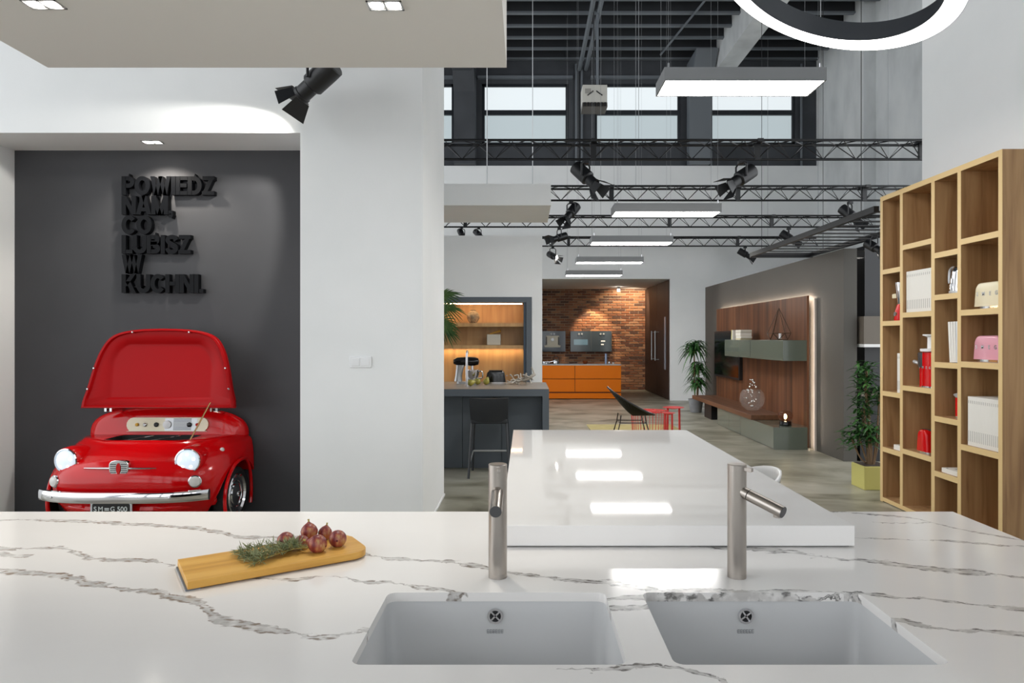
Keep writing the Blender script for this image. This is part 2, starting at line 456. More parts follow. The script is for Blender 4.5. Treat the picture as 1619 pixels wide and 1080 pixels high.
# ceiling soffit over the marble counter
SFZ = 2.98
so = MB().box(-2.52, -0.097, 0.3, 3.605, SFZ, SFZ + 0.55).build('ceiling_soffit', SOFFIT, smooth=False)
struct(so, 'deep pale soffit box hanging over the marble counter', 'ceiling')
for sx, sy in ((-2.3, 0.6), (-0.3, 0.6), (-2.3, 3.3), (-0.4, 3.3)):
    MB().tube([(sx, sy, SFZ + 0.54), (sx, sy, ROOF_Z)], 0.008, 6).build('hanger_rod', SILVER, so)
so2 = MB().box(-2.4, 0.30, 7.9, 9.08, 3.09, 3.34).build('ceiling_soffit', WHITE, smooth=False)
struct(so2, 'smaller white soffit box hanging over the grey island', 'ceiling')
for sx, sy in ((-1.9, 8.1), (-0.45, 8.1), (0.1, 8.9), (-1.9, 8.9)):
    MB().tube([(sx, sy, 3.33), (sx, sy, ROOF_Z)], 0.006, 6).build('hanger_rod', SILVER, so2)

# white wall with built-in kitchen cabinet behind the island
KY = 9.9
kw = MB().box(0.10, 0.25, KY, KY + 0.75, 0, 3.04).box(-4.0, 0.10, KY, KY + 0.75, 2.15, 3.04).box(-4.0, -2.6, KY, KY + .75, 0, 2.15).box(-4.0, 0.25, KY + 0.75, KY + 0.85, 0, 3.04)
o = kw.build('wall_kitchen', WHITE, smooth=False); struct(o, 'free-standing white wall holding the lit oak cabinet', 'wall')

# taupe media wall
mw = MB().box(4.017, 4.184, 8.6, 15.2, 0, 2.683).build('wall_media', GREYWALL, smooth=False); struct(mw, 'free-standing taupe grey wall carrying the walnut media panel', 'wall')
# white wall behind the oak bookcase, raised unseen to the roof to block side light
o = MB().box(3.80, 4.0, -5.6, 6.53, 0, 8.9).build('wall_shelf', WHITE, smooth=False); struct(o, 'white wall behind the oak bookcase', 'wall')

# unseen glazed front added behind the camera to shape daylight and reflections
wf_ = MB().box(-9.5, 9.5, -5.9, -5.6, 0, 0.5).box(-9.5, 9.5, -5.9, -5.6, 5.6, 8.9).box(-9.5, 9.5, -5.85, -5.65, 2.7, 2.95)
for k in range(9): wf_.box(-9.5 + k * 2.34, -9.5 + k * 2.34 + 0.28, -5.9, -5.6, 0.5, 5.6)
o = wf_.build('wall_front_added', DARKROOF, smooth=False); struct(o, 'unseen dark framed glazed front added behind the camera for the light', 'wall')

# ================================================================== KITCHEN COUNTER
CT = 0.92
VEINS = [  # plan course of each vein on the worktop (x, y), half width
 ([(-1.822,2.369),(-1.619,2.36),(-1.472,2.336),(-1.213,2.297),(-1.002,2.229),(-0.886,2.172),(-0.70,2.165)], 0.014),
 ([(-1.75,2.06),(-1.57,2.05),(-1.391,2.041),(-1.253,1.959),(-1.155,1.948),(-0.97,1.899)], 0.016),
 ([(-1.6,2.01),(-1.538,1.999),(-1.488,1.982),(-1.43,1.976)], 0.014),
 ([(-1.5,1.87),(-1.345,1.837),(-1.235,1.813),(-1.104,1.752),(-1.0,1.712),(-0.907,1.687),(-0.828,1.654),(-0.75,1.605)], 0.016),
 ([(-0.75,1.605),(-0.72,1.57),(-0.659,1.514),(-0.595,1.494),(-0.501,1.462),(-0.441,1.443),(-0.365,1.459),(-0.335,1.468)], 0.017),
 ([(-0.75,1.80),(-0.597,1.789),(-0.519,1.808),(-0.428,1.775),(-0.35,1.757),(-0.263,1.721),(-0.141,1.69)], 0.009),
 ([(-0.485,2.011),(-0.397,1.948),(-0.303,1.926),(-0.159,1.904),(-0.051,1.837),(0.068,1.798),(0.235,1.752),(0.335,1.715)], 0.012),
 ([(0.19,1.646),(0.262,1.662),(0.31,1.646)], 0.016),
 ([(0.19,1.599),(0.251,1.592),(0.3,1.607)], 0.014),
 ([(0.06,1.302),(0.133,1.298),(0.187,1.305),(0.25,1.31),(0.332,1.28),(0.371,1.252)], 0.010),
 ([(1.05,2.48),(1.166,2.463),(1.283,2.428),(1.36,2.385),(1.405,2.304),(1.441,2.243),(1.499,2.186),(1.56,2.11)], 0.011),
 ([(1.0,2.158),(1.133,2.144),(1.276,2.124),(1.381,2.098),(1.56,2.04)], 0.009),
 ([(0.5,2.08),(0.662,2.041),(0.783,2.011),(0.874,1.965),(0.972,1.931),(1.122,1.867),(1.223,1.832),(1.56,1.74)], 0.018),
 ([(0.79,1.70),(0.844,1.687),(0.936,1.658),(0.982,1.642),(1.069,1.611),(1.56,1.45)], 0.010),
 ([(0.80,1.545),(0.869,1.501),(0.92,1.481),(0.989,1.468),(1.062,1.452),(1.56,1.33)], 0.010),
 ([(0.3,1.70),(0.457,1.702),(0.581,1.697),(0.721,1.699),(0.83,1.69)], 0.013),
 ([(1.191,2.336),(1.273,2.328),(1.386,2.336)], 0.005),
]
def marble():
    m = mat('calacatta_worktop', srgb(238, 236, 233), 0.12, spec=0.4)
    nt = m.node_tree; b = nt.nodes['Principled BSDF']; L = nt.links.new
    geo = N(nt, 'ShaderNodeNewGeometry'); sep = N(nt, 'ShaderNodeSeparateXYZ'); L(geo.outputs['Position'], sep.inputs[0])
    def math_(op, a, bb=None, clamp=False):
        n = N(nt, 'ShaderNodeMath', operation=op, use_clamp=clamp)
        for i, q in enumerate((a, bb)):
            if q is None: continue
            if isinstance(q, (int, float)): n.inputs[i].default_value = q
            else: L(q, n.inputs[i])
        return n.outputs[0]
    def noise(scale, detail=5, off=0.0, stretch=(1, 1, 1)):
        mp = N(nt, 'ShaderNodeMapping'); mp.inputs['Location'].default_value = (off, off * 1.7, 0); mp.inputs['Scale'].default_value = stretch
        L(geo.outputs['Position'], mp.inputs[0])
        n = N(nt, 'ShaderNodeTexNoise'); n.inputs['Scale'].default_value = scale; n.inputs['Detail'].default_value = detail
        L(mp.outputs[0], n.inputs['Vector']); return n.outputs['Fac']
    big = noise(7, 6); fine = noise(42, 4, 3.0); wn = noise(9, 4, 7.0, (1, 2, 1)); spk = noise(60, 5, 11.0, (0.6, 1.5, 1)); blot = noise(24, 5, 5.0)
    warp = math_('ADD', math_('MULTIPLY', math_('SUBTRACT', big, 0.5), 0.050), math_('MULTIPLY', math_('SUBTRACT', fine, 0.5), 0.030))
    yw = math_('ADD', sep.outputs[1], warp)
    zfac = math_('MULTIPLY', math_('SUBTRACT', CT, sep.outputs[2]), 0.4)   # veins carry on down the cut edges
    yw = math_('ADD', yw, zfac)
    wide = None; thin = None
    for pts, w in VEINS:
        x0, x1 = pts[0][0], pts[-1][0]; ys = [p[1] for p in pts]; y0, y1 = min(ys) - .01, max(ys) + .01
        t = N(nt, 'ShaderNodeMapRange'); t.clamp = False
        t.inputs[1].default_value = x0; t.inputs[2].default_value = x1
        L(sep.outputs[0], t.inputs[0])
        fc = N(nt, 'ShaderNodeFloatCurve'); c = fc.mapping.curves[0]
        P = [((p[0] - x0) / (x1 - x0), (p[1] - y0) / (y1 - y0)) for p in pts]
        c.points[0].location = P[0]; c.points[1].location = P[-1]
        for q in P[1:-1]: c.points.new(*q)
        fc.mapping.update()
        L(t.outputs[0], fc.inputs['Value'])
        yc = math_('ADD', math_('MULTIPLY', fc.outputs[0], y1 - y0), y0)
        d = math_('ABSOLUTE', math_('SUBTRACT', yw, yc))
        ww = math_('MULTIPLY', math_('MAXIMUM', math_('SUBTRACT', math_('MULTIPLY', wn, 5.5), 1.75), 0.22), w)
        inr = math_('MULTIPLY', math_('GREATER_THAN', t.outputs[0], 0.0), math_('LESS_THAN', t.outputs[0], 1.0))
        a = math_('MULTIPLY', math_('SUBTRACT', 1.0, math_('DIVIDE', d, ww), True), inr)
        s = math_('MULTIPLY', math_('SUBTRACT', 1.0, math_('DIVIDE', math_('ABSOLUTE', math_('SUBTRACT', d, math_('MULTIPLY', ww, 0.62))), math_('MULTIPLY', ww, 0.45)), True), inr)
        wide = a if wide is None else math_('MAXIMUM', wide, a)
        thin = s if thin is None else math_('MAXIMUM', thin, s)
    wide = math_('MULTIPLY', wide, 5.0, True)
    wide = math_('MULTIPLY', wide, math_('MULTIPLY', math_('SUBTRACT', blot, 0.30), 4.0, True))
    thin = math_('MULTIPLY', math_('MULTIPLY', math_('MULTIPLY', thin, 1.6, True), math_('MULTIPLY', math_('SUBTRACT', spk, 0.47), 8.0, True)), 0.85)
    def mix(f, c1, c2):
        n = N(nt, 'ShaderNodeMix', data_type='RGBA'); L(f, n.inputs[0])
        for i, c in ((6, c1), (7, c2)):
            if isinstance(c, tuple): n.inputs[i].default_value = c
            else: L(c, n.inputs[i])
        return n.outputs[2]
    faint = noise(1.6, 4, 2.0, (1, 3, 1))
    base = mix(faint, srgb(240, 238, 236), srgb(232, 229, 226))
    warmth = N(nt, 'ShaderNodeMapRange'); warmth.inputs[1].default_value = -0.9; warmth.inputs[2].default_value = 0.4
    L(sep.outputs[0], warmth.inputs[0])
    dark = mix(warmth.outputs[0], srgb(136, 114, 92), srgb(92, 90, 88))
    c = mix(wide, base, srgb(192, 189, 186))
    c = mix(thin, c, dark)
    L(c, b.inputs['Base Color'])
    return m
MARBLE = marble()
CX0, CX1, CY0, CY1 = -2.7, 1.555, 1.12, 2.481
kc = thing('kitchen_counter', 'long white marble counter with grey and brown veins and two sink openings', 'counter', (-0.5, 1.8, 0))
top = MB().box(CX0, CX1, CY0, CY1, CT - 0.022, CT).build('worktop', MARBLE, kc, smooth=False)
SINKS = [(-0.338, 0.198), (0.289, 0.825)]; SY0, SY1 = 1.317, 1.691
for a, b in SINKS:
    c = MB().prism(rrect(a, b, SY0, SY1, 0.022, 5), lambda p, q, d: (p, q, d), CT - 0.1, CT + 0.1)
    cut(top, c)
for p in top.data.polygons: p.use_smooth = False
MB().box(CX0 + .04, CX1 - .03, CY0 + 0.06, SY0 - 0.03, 0.1, CT - 0.023).box(CX0 + .04, CX1 - .03, SY1 + 0.14, CY1 - 0.03, 0.1, CT - 0.023).box(CX0 + .04, -0.40, CY0 + .06, CY1 - .03, 0.1, CT - 0.023).box(0.88, CX1 - .03, CY0 + .06, CY1 - .03, 0.1, CT - 0.023).build('cabinet_body', WHITEPL, kc, smooth=False)
MB().box(CX0 + .1, CX1 - .1, CY0 + 0.1, CY1 - 0.1, 0, 0.1).build('plinth', BLACK, kc, smooth=False)
for i, (a, b) in enumerate(SINKS):
    s = thing('undermount_sink', 'white ceramic undermount sink ' + ('below the tap whose spout points at the camera' if i == 0 else 'below the tap whose spout swings to the right'), 'sink', ((a + b) / 2, SY0, 0.70), group='twin ceramic sinks')
    e = 0.004; z0, z1 = 0.695, CT - 0.0225
    rings = []
    for x0, x1, y0, y1, zz, r in ((a - .03, b + .03, SY0 - .02, SY1 + .03, z1, .03), (a - e, b + e, SY0 - e, SY1 + e, z1, .03), (a + .004, b - .004, SY0 + .004, SY1 - .004, z0 + .03, .035), (a + .03, b - .03, SY0 + .03, SY1 - .03, z0, .04)):
        rings.append([(p, q, zz) for p, q in rrect(x0, x1, y0, y1, r, 5)])
    MB().loft(rings, False, True).build('bowl', CERAMIC, s, angle=60)
    cx = -0.0735 if i == 0 else 0.5475
    M = Matrix.Translation((cx, SY1 + e - 0.0025, 0.862)) @ Matrix.Rotation(PI / 2, 4, 'X')
    ov = MB().lathe([(0.019, -0.002), (0.019, 0.004), (0.014, 0.004), (0.014, 0.001)], 24, M, cap=False).build('overflow_ring', CHROME, s)
    MB().lathe([(0.0001, 0.0005), (0.0145, 0.0005)], 24, M, cap=False).build('overflow_hole', BLACK, ov)
    cr = MB()
    for ang in ((45, 135) if i == 0 else (35, 125)):
        R = M @ Matrix.Rotation(math.radians(ang), 4, 'Z'); cr.box(-0.0145, 0.0145, -0.002, 0.002, 0.001, 0.003, M=R)
    cr.build('overflow_cross', CHROME, ov, smooth=False)
    lg = MB(); rr = random.Random(5)
    for k in range(6):
        lx = cx - 0.018 + k * 0.007
        for zz in (0.8195, 0.823, 0.8275): lg.box(lx - 0.0026, lx + 0.0026, SY1 + e - 0.005, SY1 + e - .003, zz, zz + 0.0006)
        lg.box(lx - 0.0028, lx - 0.0021, SY1 + e - 0.005, SY1 + e - .003, 0.8195, 0.828)
    lg.build('maker_mark', mat('grey_print', srgb(140, 142, 146), 0.5), s, smooth=False)

# ---- taps
def tap(x, spout, label):
    t = thing('sink_tap', label, 'tap', (x, 1.803, CT), group='brushed steel taps')
    r = 0.0245
    MB().lathe([(r, 0), (r, 0.0105)], 32).build('base_ring', BRUSHED, t, local=True)
    MB().lathe([(r - .0008, 0.0105), (r - .0008, 0.0115), (r, 0.0115), (r, 0.281), (r - .0008, 0.281), (r - .0008, 0.282)], 32).build('column', BRUSHED, t, local=True)
    cp = MB().lathe([(r, 0.282), (r, 0.297), (r - .0015, 0.2985), (0.0, 0.2985)], 32).build('lever_cap', BRUSHED, t, local=True)
    d = Vector(spout).normalized(); dh = Vector((d.x, d.y, 0)).normalized()
    lv = dh if x > 0.2 else Vector((0.12, -1, 0)).normalized()
    ang = math.atan2(lv.y, lv.x)
    MB().box(0.006, 0.045, -0.005, 0.005, 0.283, 0.293, M=Matrix.Rotation(ang, 4, 'Z')).build('lever', BRUSHED, cp, local=True, bevel=0.001)
    s0 = Vector((0, 0, 0.232)); rs = 0.0155
    sp = MB().tube([s0, s0 + d * 0.036], rs, 24).build('spout_neck', BRUSHED, t, local=True)
    MB().tube([s0 + d * 0.036, s0 + d * 0.0385], rs - .0012, 24).build('spout_joint', BLACK, t, local=True)
    e = s0 + d * 0.135
    tp = MB().tube([s0 + d * 0.0385, e], rs, 24).build('spout', BRUSHED, t, local=True)
    MB().tube([e, e + d * 0.001], rs - .001, 24).build('spout_end', mat('grey_cap', srgb(96, 96, 98), 0.5, 0.6), tp, local=True)
    q = e - d * 0.016
    MB().tube([q + Vector((0, 0, -0.010)), q + Vector((0, 0, -0.0195))], 0.0095, 20).build('aerator', BRUSHED, tp, local=True)
    return t
tap(-0.0719, (0.0, -0.98, -0.2), 'brushed steel tap with its spout pointing straight at the camera')
tap(0.5598, (0.62, -0.72, -0.27), 'brushed steel tap with its spout swung to the right')

# ---- thick white slab table standing on the counter and running into the hall
sl = thing('breakfast_bar', 'thick glossy white slab table butting onto the marble counter', 'table', (0.46, 3.2, 0))
MB().box(-0.072, 0.994, 2.056, 4.204, CT + 0.004, CT + 0.066).build('table_slab', SLABM, sl, bevel=0.002)
MB().box(-0.06, 0.98, 2.066, 2.45, CT + 0.0005, CT + 0.004).build('gap_shade_strip', mat('painted_gap_shade', srgb(80, 82, 86), 0.6), sl, smooth=False)  # grey strip paints the dark shadow line under the slab
MB().box(0.08, 0.72, 2.6, 4.0, 0.0, CT + 0.004).build('table_base', WHITEPL, sl, smooth=False)

# ---- white shell bar chair tucked beside the slab
ch = thing('shell_chair', 'white moulded shell bar chair tucked in behind the white slab', 'chair', (1.12, 3.55, 0))
sh = MB(); rings = []
for t in range(13):
    a = -PI / 2 + PI * t / 12 * 1.0
    ring = []
    for k in range(9):
        h = k / 8
        rad = 0.17 + 0.04 * h
        hh = 0.64 + h * (0.23 - 0.10 * (abs(a) / (PI / 2)) ** 2)
        ring.append((1.12 + rad * math.cos(a), 3.58 + rad * 1.15 * math.sin(a), hh))
    rings.append(ring)
sh.loft(rings, False, False, closed=False)
o = sh.build('backrest', WHITEPL, ch, angle=80); md = o.modifiers.new('t', 'SOLIDIFY'); md.thickness = 0.012
MB().lathe([(0.02, 0.615), (0.16, 0.62), (0.19, 0.64), (0.175, 0.652), (0.02, 0.64)], 24, Matrix.Translation((1.12, 3.58, 0))).build('seat', WHITEPL, ch)
for sx in (-1, 1):
    for sy in (-1, 1): MB().tube([(1.12 + sx * .08, 3.58 + sy * .08, 0.63), (1.12 + sx * .19, 3.58 + sy * .19, 0)], 0.011, 8).build('leg', SILVER, ch)
MB().tube([(1.12 + .15 * math.cos(a), 3.58 + .15 * math.sin(a), 0.25) for a in [2 * PI * k / 20 for k in range(20)]], 0.008, 6, closed=True).build('footrest', SILVER, ch)

# ---- cutting board with figs and rosemary
BA = math.radians(33); e1 = Vector((math.cos(BA), math.sin(BA), 0)); e2 = Vector((-math.sin(BA), math.cos(BA), 0))
BN = Vector((-0.839, 1.697, CT + 0.0015)); BT = 0.019
bo = thing('cutting_board', 'bamboo cutting board with figs and rosemary on the marble', 'cutting board', (-0.839, 1.697, CT), BA)
bl, bwid = 0.475, 0.212
poly = [(0, 0)] + [(bl - 0.055 + 0.055 * math.sin(a), 0.055 - 0.055 * math.cos(a)) for a in [PI / 2 * k / 6 for k in range(7)]] + [(bl, bwid - .05), (bl - .02, bwid), (0, bwid)]
MB().prism(poly, lambda a, b, d: (a, b, d), 0.004, 0.004 + BT).build('board', BAMBOO, bo, local=True, bevel=0.0015)
MB().box(-0.004, 0.03, 0.004, bwid - 0.004, 0.0, 0.004).build('under_strip', mat('strip_grey', srgb(110, 118, 128), 0.5), bo, local=True, smooth=False)  # grey strip under the board end, jutting slightly past it
MB().box(bl - .09, bl - .06, 0.03, bwid - 0.02, 0.0, 0.004).build('under_strip', mat('strip_grey', srgb(110, 118, 128), 0.5), bo, local=True, smooth=False)
BZ = CT + 0.004 + BT
FIG = noisy('fig_skin', [(0.32, srgb(78, 22, 30)), (0.47, srgb(124, 42, 42)), (0.57, srgb(160, 90, 66)), (0.70, srgb(184, 150, 100))], scale=(60, 60, 22), nscale=1.0, rough=0.42, detail=5)
FIGTIP = mat('fig_stem_green', srgb(168, 150, 78), 0.6)
def fig(u, v, r, tilt, az, label, zlift=0.0, long=1.18):
    # figs stand on the board: solve depth for a point r above it
    h = BZ + r + zlift; yy = (CAM_H - h) * FOCAL / (v - AXV); xx = X(u, yy)
    r *= 1.12; M = Matrix.Rotation(az, 4, 'Z') @ Matrix.Rotation(tilt, 4, 'Y')
    t = thing('fig', label, 'fruit', (xx, yy, h - r), group='figs on the cutting board')
    prof = [(0.0, -0.97), (0.42, -0.92), (0.75, -0.68), (0.97, -0.2), (1.0, 0.1), (0.86, 0.5), (0.6, 0.8), (0.34, 1.0), (0.2, 1.12), (0.13, long)]
    Mm = Matrix.Translation((0, 0, r)) @ M @ Matrix.Diagonal((r, r, r, 1))
    MB().lathe(prof, 24, Mm).build('fig_body', FIG, t, local=True, angle=80)
    MB().lathe([(0.14, long - .04), (0.10, long + 0.15), (0.13, long + 0.32)], 10, Mm).build('stem', FIGTIP, t, local=True)
    MB().lathe([(0.13, -0.965), (0.09, -1.0), (0.0, -0.985)], 12, Mm).build('eye', mat('fig_eye', srgb(96, 30, 40), 0.7), t, local=True)
    return t
fig(452, 855, 0.0225, 1.75, 1.2, 'round dark fig nearest the rosemary')
fig(489, 841, 0.0225, 0.5, 2.0, 'upright fig with a pale bloom at the back of the cluster', 0.006)
fig(477, 857, 0.018, 1.5, 3.6, 'small red fig tucked between two larger figs')
fig(502, 860, 0.0235, 1.35, -0.15 + PI, 'large pear-shaped fig lying at the front of the cluster', 0.0, 1.35)
fig(514, 843, 0.0185, 0.2, 0.5, 'small fig with a ragged top standing behind')
fig(534, 852, 0.0225, 1.6, 1.75, 'fig at the board end with its dark eye facing out')
ro = thing('rosemary_sprig', 'green rosemary sprig lying on the cutting board beside the figs', 'herb', (-0.69, 1.87, BZ))
rr = random.Random(11)
stems = []
for i in range(6):
    def bp(a, b, z): return tuple(Vector((BN.x, BN.y, BZ + z)) + e1 * a + e2 * b)
    b0 = 0.09 + 0.012 * i; 
    pts = [bp(0.335 - .012 * i, 0.075 + .004 * i, 0.012 + .002 * i), bp(0.28, 0.085 + .007 * i, 0.014 + .004 * (i % 3)), bp(0.21 - .005 * i, 0.06 + .018 * i, 0.012 + .006 * (i % 2)), bp(0.165 - .004 * i, 0.04 + .024 * i, 0.006)]
    stems.append(catmull(pts, 8))
sm = MB()
for s in stems: sm.tube(s, 0.0016, 6)
sm.build('stems', FIGTIP, ro)
nd = MB()
for s in stems:
    for k in range(5, len(s)):
        for q in range(7):
            p = Vector(s[k]) + Vector((rr.uniform(-.004, .004), rr.uniform(-.004, .004), 0))
            d = (Vector(s[max(k - 3, 0)]) - Vector(s[k])).normalized() * -0.5 + Vector((rr.uniform(-1, 1), rr.uniform(-1, 1), rr.uniform(-.25, .9)))
            d.normalize(); ln = rr.uniform(0.015, 0.033)
            e = p + d * ln
            if e.z < BZ + .002: e.z = BZ + .002
            sd = d.cross(Vector((0, 0, 1))).normalized() * 0.0017
            mid = (p + e) / 2 + Vector((0, 0, 0.001))
            nd.add([p, mid + sd, e, mid - sd, mid + Vector((0, 0, 0.0012))], [(0, 1, 4), (1, 2, 4), (2, 3, 4), (3, 0, 4)])
stuff(nd.build('needles', noisy('rosemary_needles', [(0.3, srgb(78, 90, 52)), (0.7, srgb(156, 162, 116))], nscale=60, rough=0.6), ro))

# ================================================================== NICHE: lettering, car fridge, lamps
def arc(cx, cy, rx, ry, a0, a1, k=12):
    return [(cx + rx * math.cos(math.radians(a0 + (a1 - a0) * i / k)), cy + ry * math.sin(math.radians(a0 + (a1 - a0) * i / k))) for i in range(k + 1)]
T = 0.225; H = T / 2
def glyph(ch):
    """(advance width, open strokes, closed strokes) on a cap height of 1"""
    if ch == 'P': w = .68; return w, [[(H, 0), (H, 1)], [(T - .02, 1 - H), (w - .31, 1 - H)] + arc(w - .31, .69, .31 - H, .31 - H, 90, -90) + [(T - .02, .38 + H)]], []
    if ch == 'O': w = .82; return w, [], [arc(w / 2, .5, w / 2 - H, .5 - H + .01, 0, 360, 28)[:-1]]
    if ch == 'W': w = 1.10; return w, [('d', (H, 1), (.31, 0)), ('d', (.31, 0), (w / 2, 1)), ('d', (w / 2, 1), (w - .31, 0)), ('d', (w - .31, 0), (w - H, 1))], []
    if ch == 'I': return T + .02, [[(H + .01, 0), (H + .01, 1)]], []
    if ch == 'E': w = .62; return w, [[(H, 0), (H, 1)], [(T - .02, 1 - .1), (w, 1 - .1)], [(T - .02, .51), (w - .04, .51)], [(T - .02, .1), (w, .1)]], []
    if ch == 'D': w = .75; return w, [[(H, 0), (H, 1)], [(T - .02, 1 - H), (w - .4, 1 - H)] + arc(w - .4, .5, .4 - H, .5 - H, 90, -90, 14) + [(T - .02, H)]], []
    if ch == 'Z': w = .66; return w, [[(.03, 1 - .1), (w, 1 - .1)], ('d', (w - .14, .9), (.14, .1)), [(0, .1), (w, .1)]], []
    if ch == 'N': w = .76; return w, [[(H, 0), (H, 1)], ('d', (H, 1), (w - H, 0)), [(w - H, 0), (w - H, 1)]], []
    if ch == 'A': w = .80; return w, [('d', (H, 0), (w / 2 - .02, 1)), ('d', (w / 2 + .02, 1), (w - H, 0)), [(.2, .27), (w - .2, .27)]], []
    if ch == 'M': w = .9; return w, [[(H, 0), (H, 1)], ('d', (H + .01, 1), (w / 2, 0)), ('d', (w / 2, 0), (w - H - .01, 1)), [(w - H, 0), (w - H, 1)]], []
    if ch == 'C': w = .78; return w, [arc(w / 2, .5, w / 2 - H, .5 - H + .01, 38, 322, 22)], []
    if ch == 'L': w = .58; return w, [[(H, 0), (H, 1)], [(T - .02, .11), (w, .11)]], []
    if ch == 'U': w = .74; return w, [[(H, 1), (H, .36)] + arc(w / 2, .36, w / 2 - H, .36 - H, 180, 360, 14) + [(w - H, 1)]], []
    if ch == 'B': w = .72; return w, [[(H, 0), (H, 1)], [(T - .02, 1 - H), (w - .3, 1 - H)] + arc(w - .3, .74, .26 - H, .26 - H, 90, -90, 8) + [(T - .02, .48 + H)], [(T - .02, .42 + H), (w - .28, .42 + H)] + arc(w - .28, .27, .28 - H, .26 - H, 90, -90, 8) + [(T - .02, H)]], []
    if ch == 'S': w = .68; return w, [catmull([(w - .1, .72), (w - .2, .86), (w / 2, .9), (.17, .84), (.12, .72), (.2, .6), (w / 2, .52), (w - .17, .42), (w - .11, .28), (w - .17, .15), (w / 2, .1), (.17, .15), (.1, .3)], 4)], []
    if ch == 'K': w = .78; return w, [[(H, 0), (H, 1)], ('d', (T * .75, .36), (w - .16, 1)), ('d', (.33, .62), (w - .13, 0))], []
    if ch == 'H': w = .75; return w, [[(H, 0), (H, 1)], [(w - H, 0), (w - H, 1)], [(T - .02, .5), (w - T + .02, .5)]], []
    if ch == '.': return T + .02, [[(H + .01, 0), (H + .01, .21)]], []
    if ch == ',': return T + .02, [[(H + .01, 0), (H + .01, .21)], [(H + .06, .02), (H - .02, -.17)]], []
SIGNM = mat('black_sign_letters', srgb(10, 11, 14), 0.4, spec=0.12)
CAPH, PITCH = 0.158, 0.166
LX, LZ = -3.416, 2.765; LYF, LYB = 5.778, 5.829
sg = thing('wall_lettering', 'black raised letters POWIEDZ NAM, CO LUBISZ W KUCHNI. on the charcoal wall', 'sign', (LX, LYB, LZ - 5 * PITCH))
for li, line in enumerate(('POWIEDZ', 'NAM,', 'CO', 'LUBISZ', 'W', 'KUCHNI.')):
    cx = LX; bz = LZ - li * PITCH
    for chr_ in line:
        w, op, cl = glyph(chr_)
        k = CAPH
        fn = lambda a, b, d, cx=cx, bz=bz: (cx + a * k, d, bz + b * k)
        m = MB()
        for s in op:
            if s[0] == 'd':
                (ax, ay), (bx_, by_) = s[1], s[2]; h_ = T * (.47 if chr_ == 'W' else .54)
                m.prism([(ax - h_, ay), (ax + h_, ay), (bx_ + h_, by_), (bx_ - h_, by_)], fn, LYF + .0003, LYB); continue
            m.ribbon(s, T if len(s) > 2 or s[0][0] == s[1][0] else T * .92, fn, LYF, LYB)
        for s in cl: m.ribbon(s, T, fn, LYF, LYB, closed=True)
        m.build('letter', SIGNM, sg, smooth=False)
        cx += (w + 0.015) * k

# ---- car-front fridge
FX, FB = -3.005, 5.80
car = thing('car_fridge', 'red drinks fridge shaped like a small vintage car front with its bonnet open', 'fridge', (FX, FB - 0.35, 0))
NF, NBK = 36, 16
def outline(w, dep, z):
    n1, n2 = nexp(z), mexp(z)
    r = []
    for i in range(NF + 1):
        th = PI * i / NF; c, s_ = math.cos(th), math.sin(th)
        r.append((FX + w * math.copysign(abs(c) ** (2 / n1), c), FB - dep * abs(s_) ** (2 / n2), z))
    for i in range(1, NBK): r.append((FX - w + 2 * w * i / NBK, FB, z))
    return r
def nexp(z): return 4.0 if z < .5 else max(2.05, 4.0 - (z - .5) / .2 * 1.95)
def mexp(z): return 3.4 if z < .5 else max(2.6, 3.4 - (z - .5) / .2 * .8)
levels = [(.16, .60, .58), (.22, .64, .66), (.30, .675, .72), (.37, .695, .745), (.45, .70, .755), (.52, .70, .75), (.58, .698, .725), (.625, .695, .685), (.66, .69, .63), (.69, .685, .575), (.71, .675, .53), (.722, .66, .49)]
rings = [outline(w, d, z) for z, w, d in levels]
rings.append(outline(.645, .475, .738)); rings.append(outline(.632, .466, .745)); rings.append(outline(.60, .45, .748))
def hole(z, grow=0.0):
    r = []
    for i in range(NF + NBK):
        th = PI * i / NF if i <= NF else PI + PI * (i - NF) / NBK
        c, s_ = math.cos(th), math.sin(th)
        r.append((FX + (.337 + grow) * math.copysign(abs(c) ** .25, c), FB - .275 - (.155 + grow) * math.copysign(abs(s_) ** .25, s_), z))
    return r
rings.append(hole(.750, .012)); rings.append(hole(.748)); 
shell = MB().loft(rings + [hole(.55)], True, True)
body = shell.build('body_shell', RED, car, angle=50)
WCY, WCZ = 5.56, 0.285
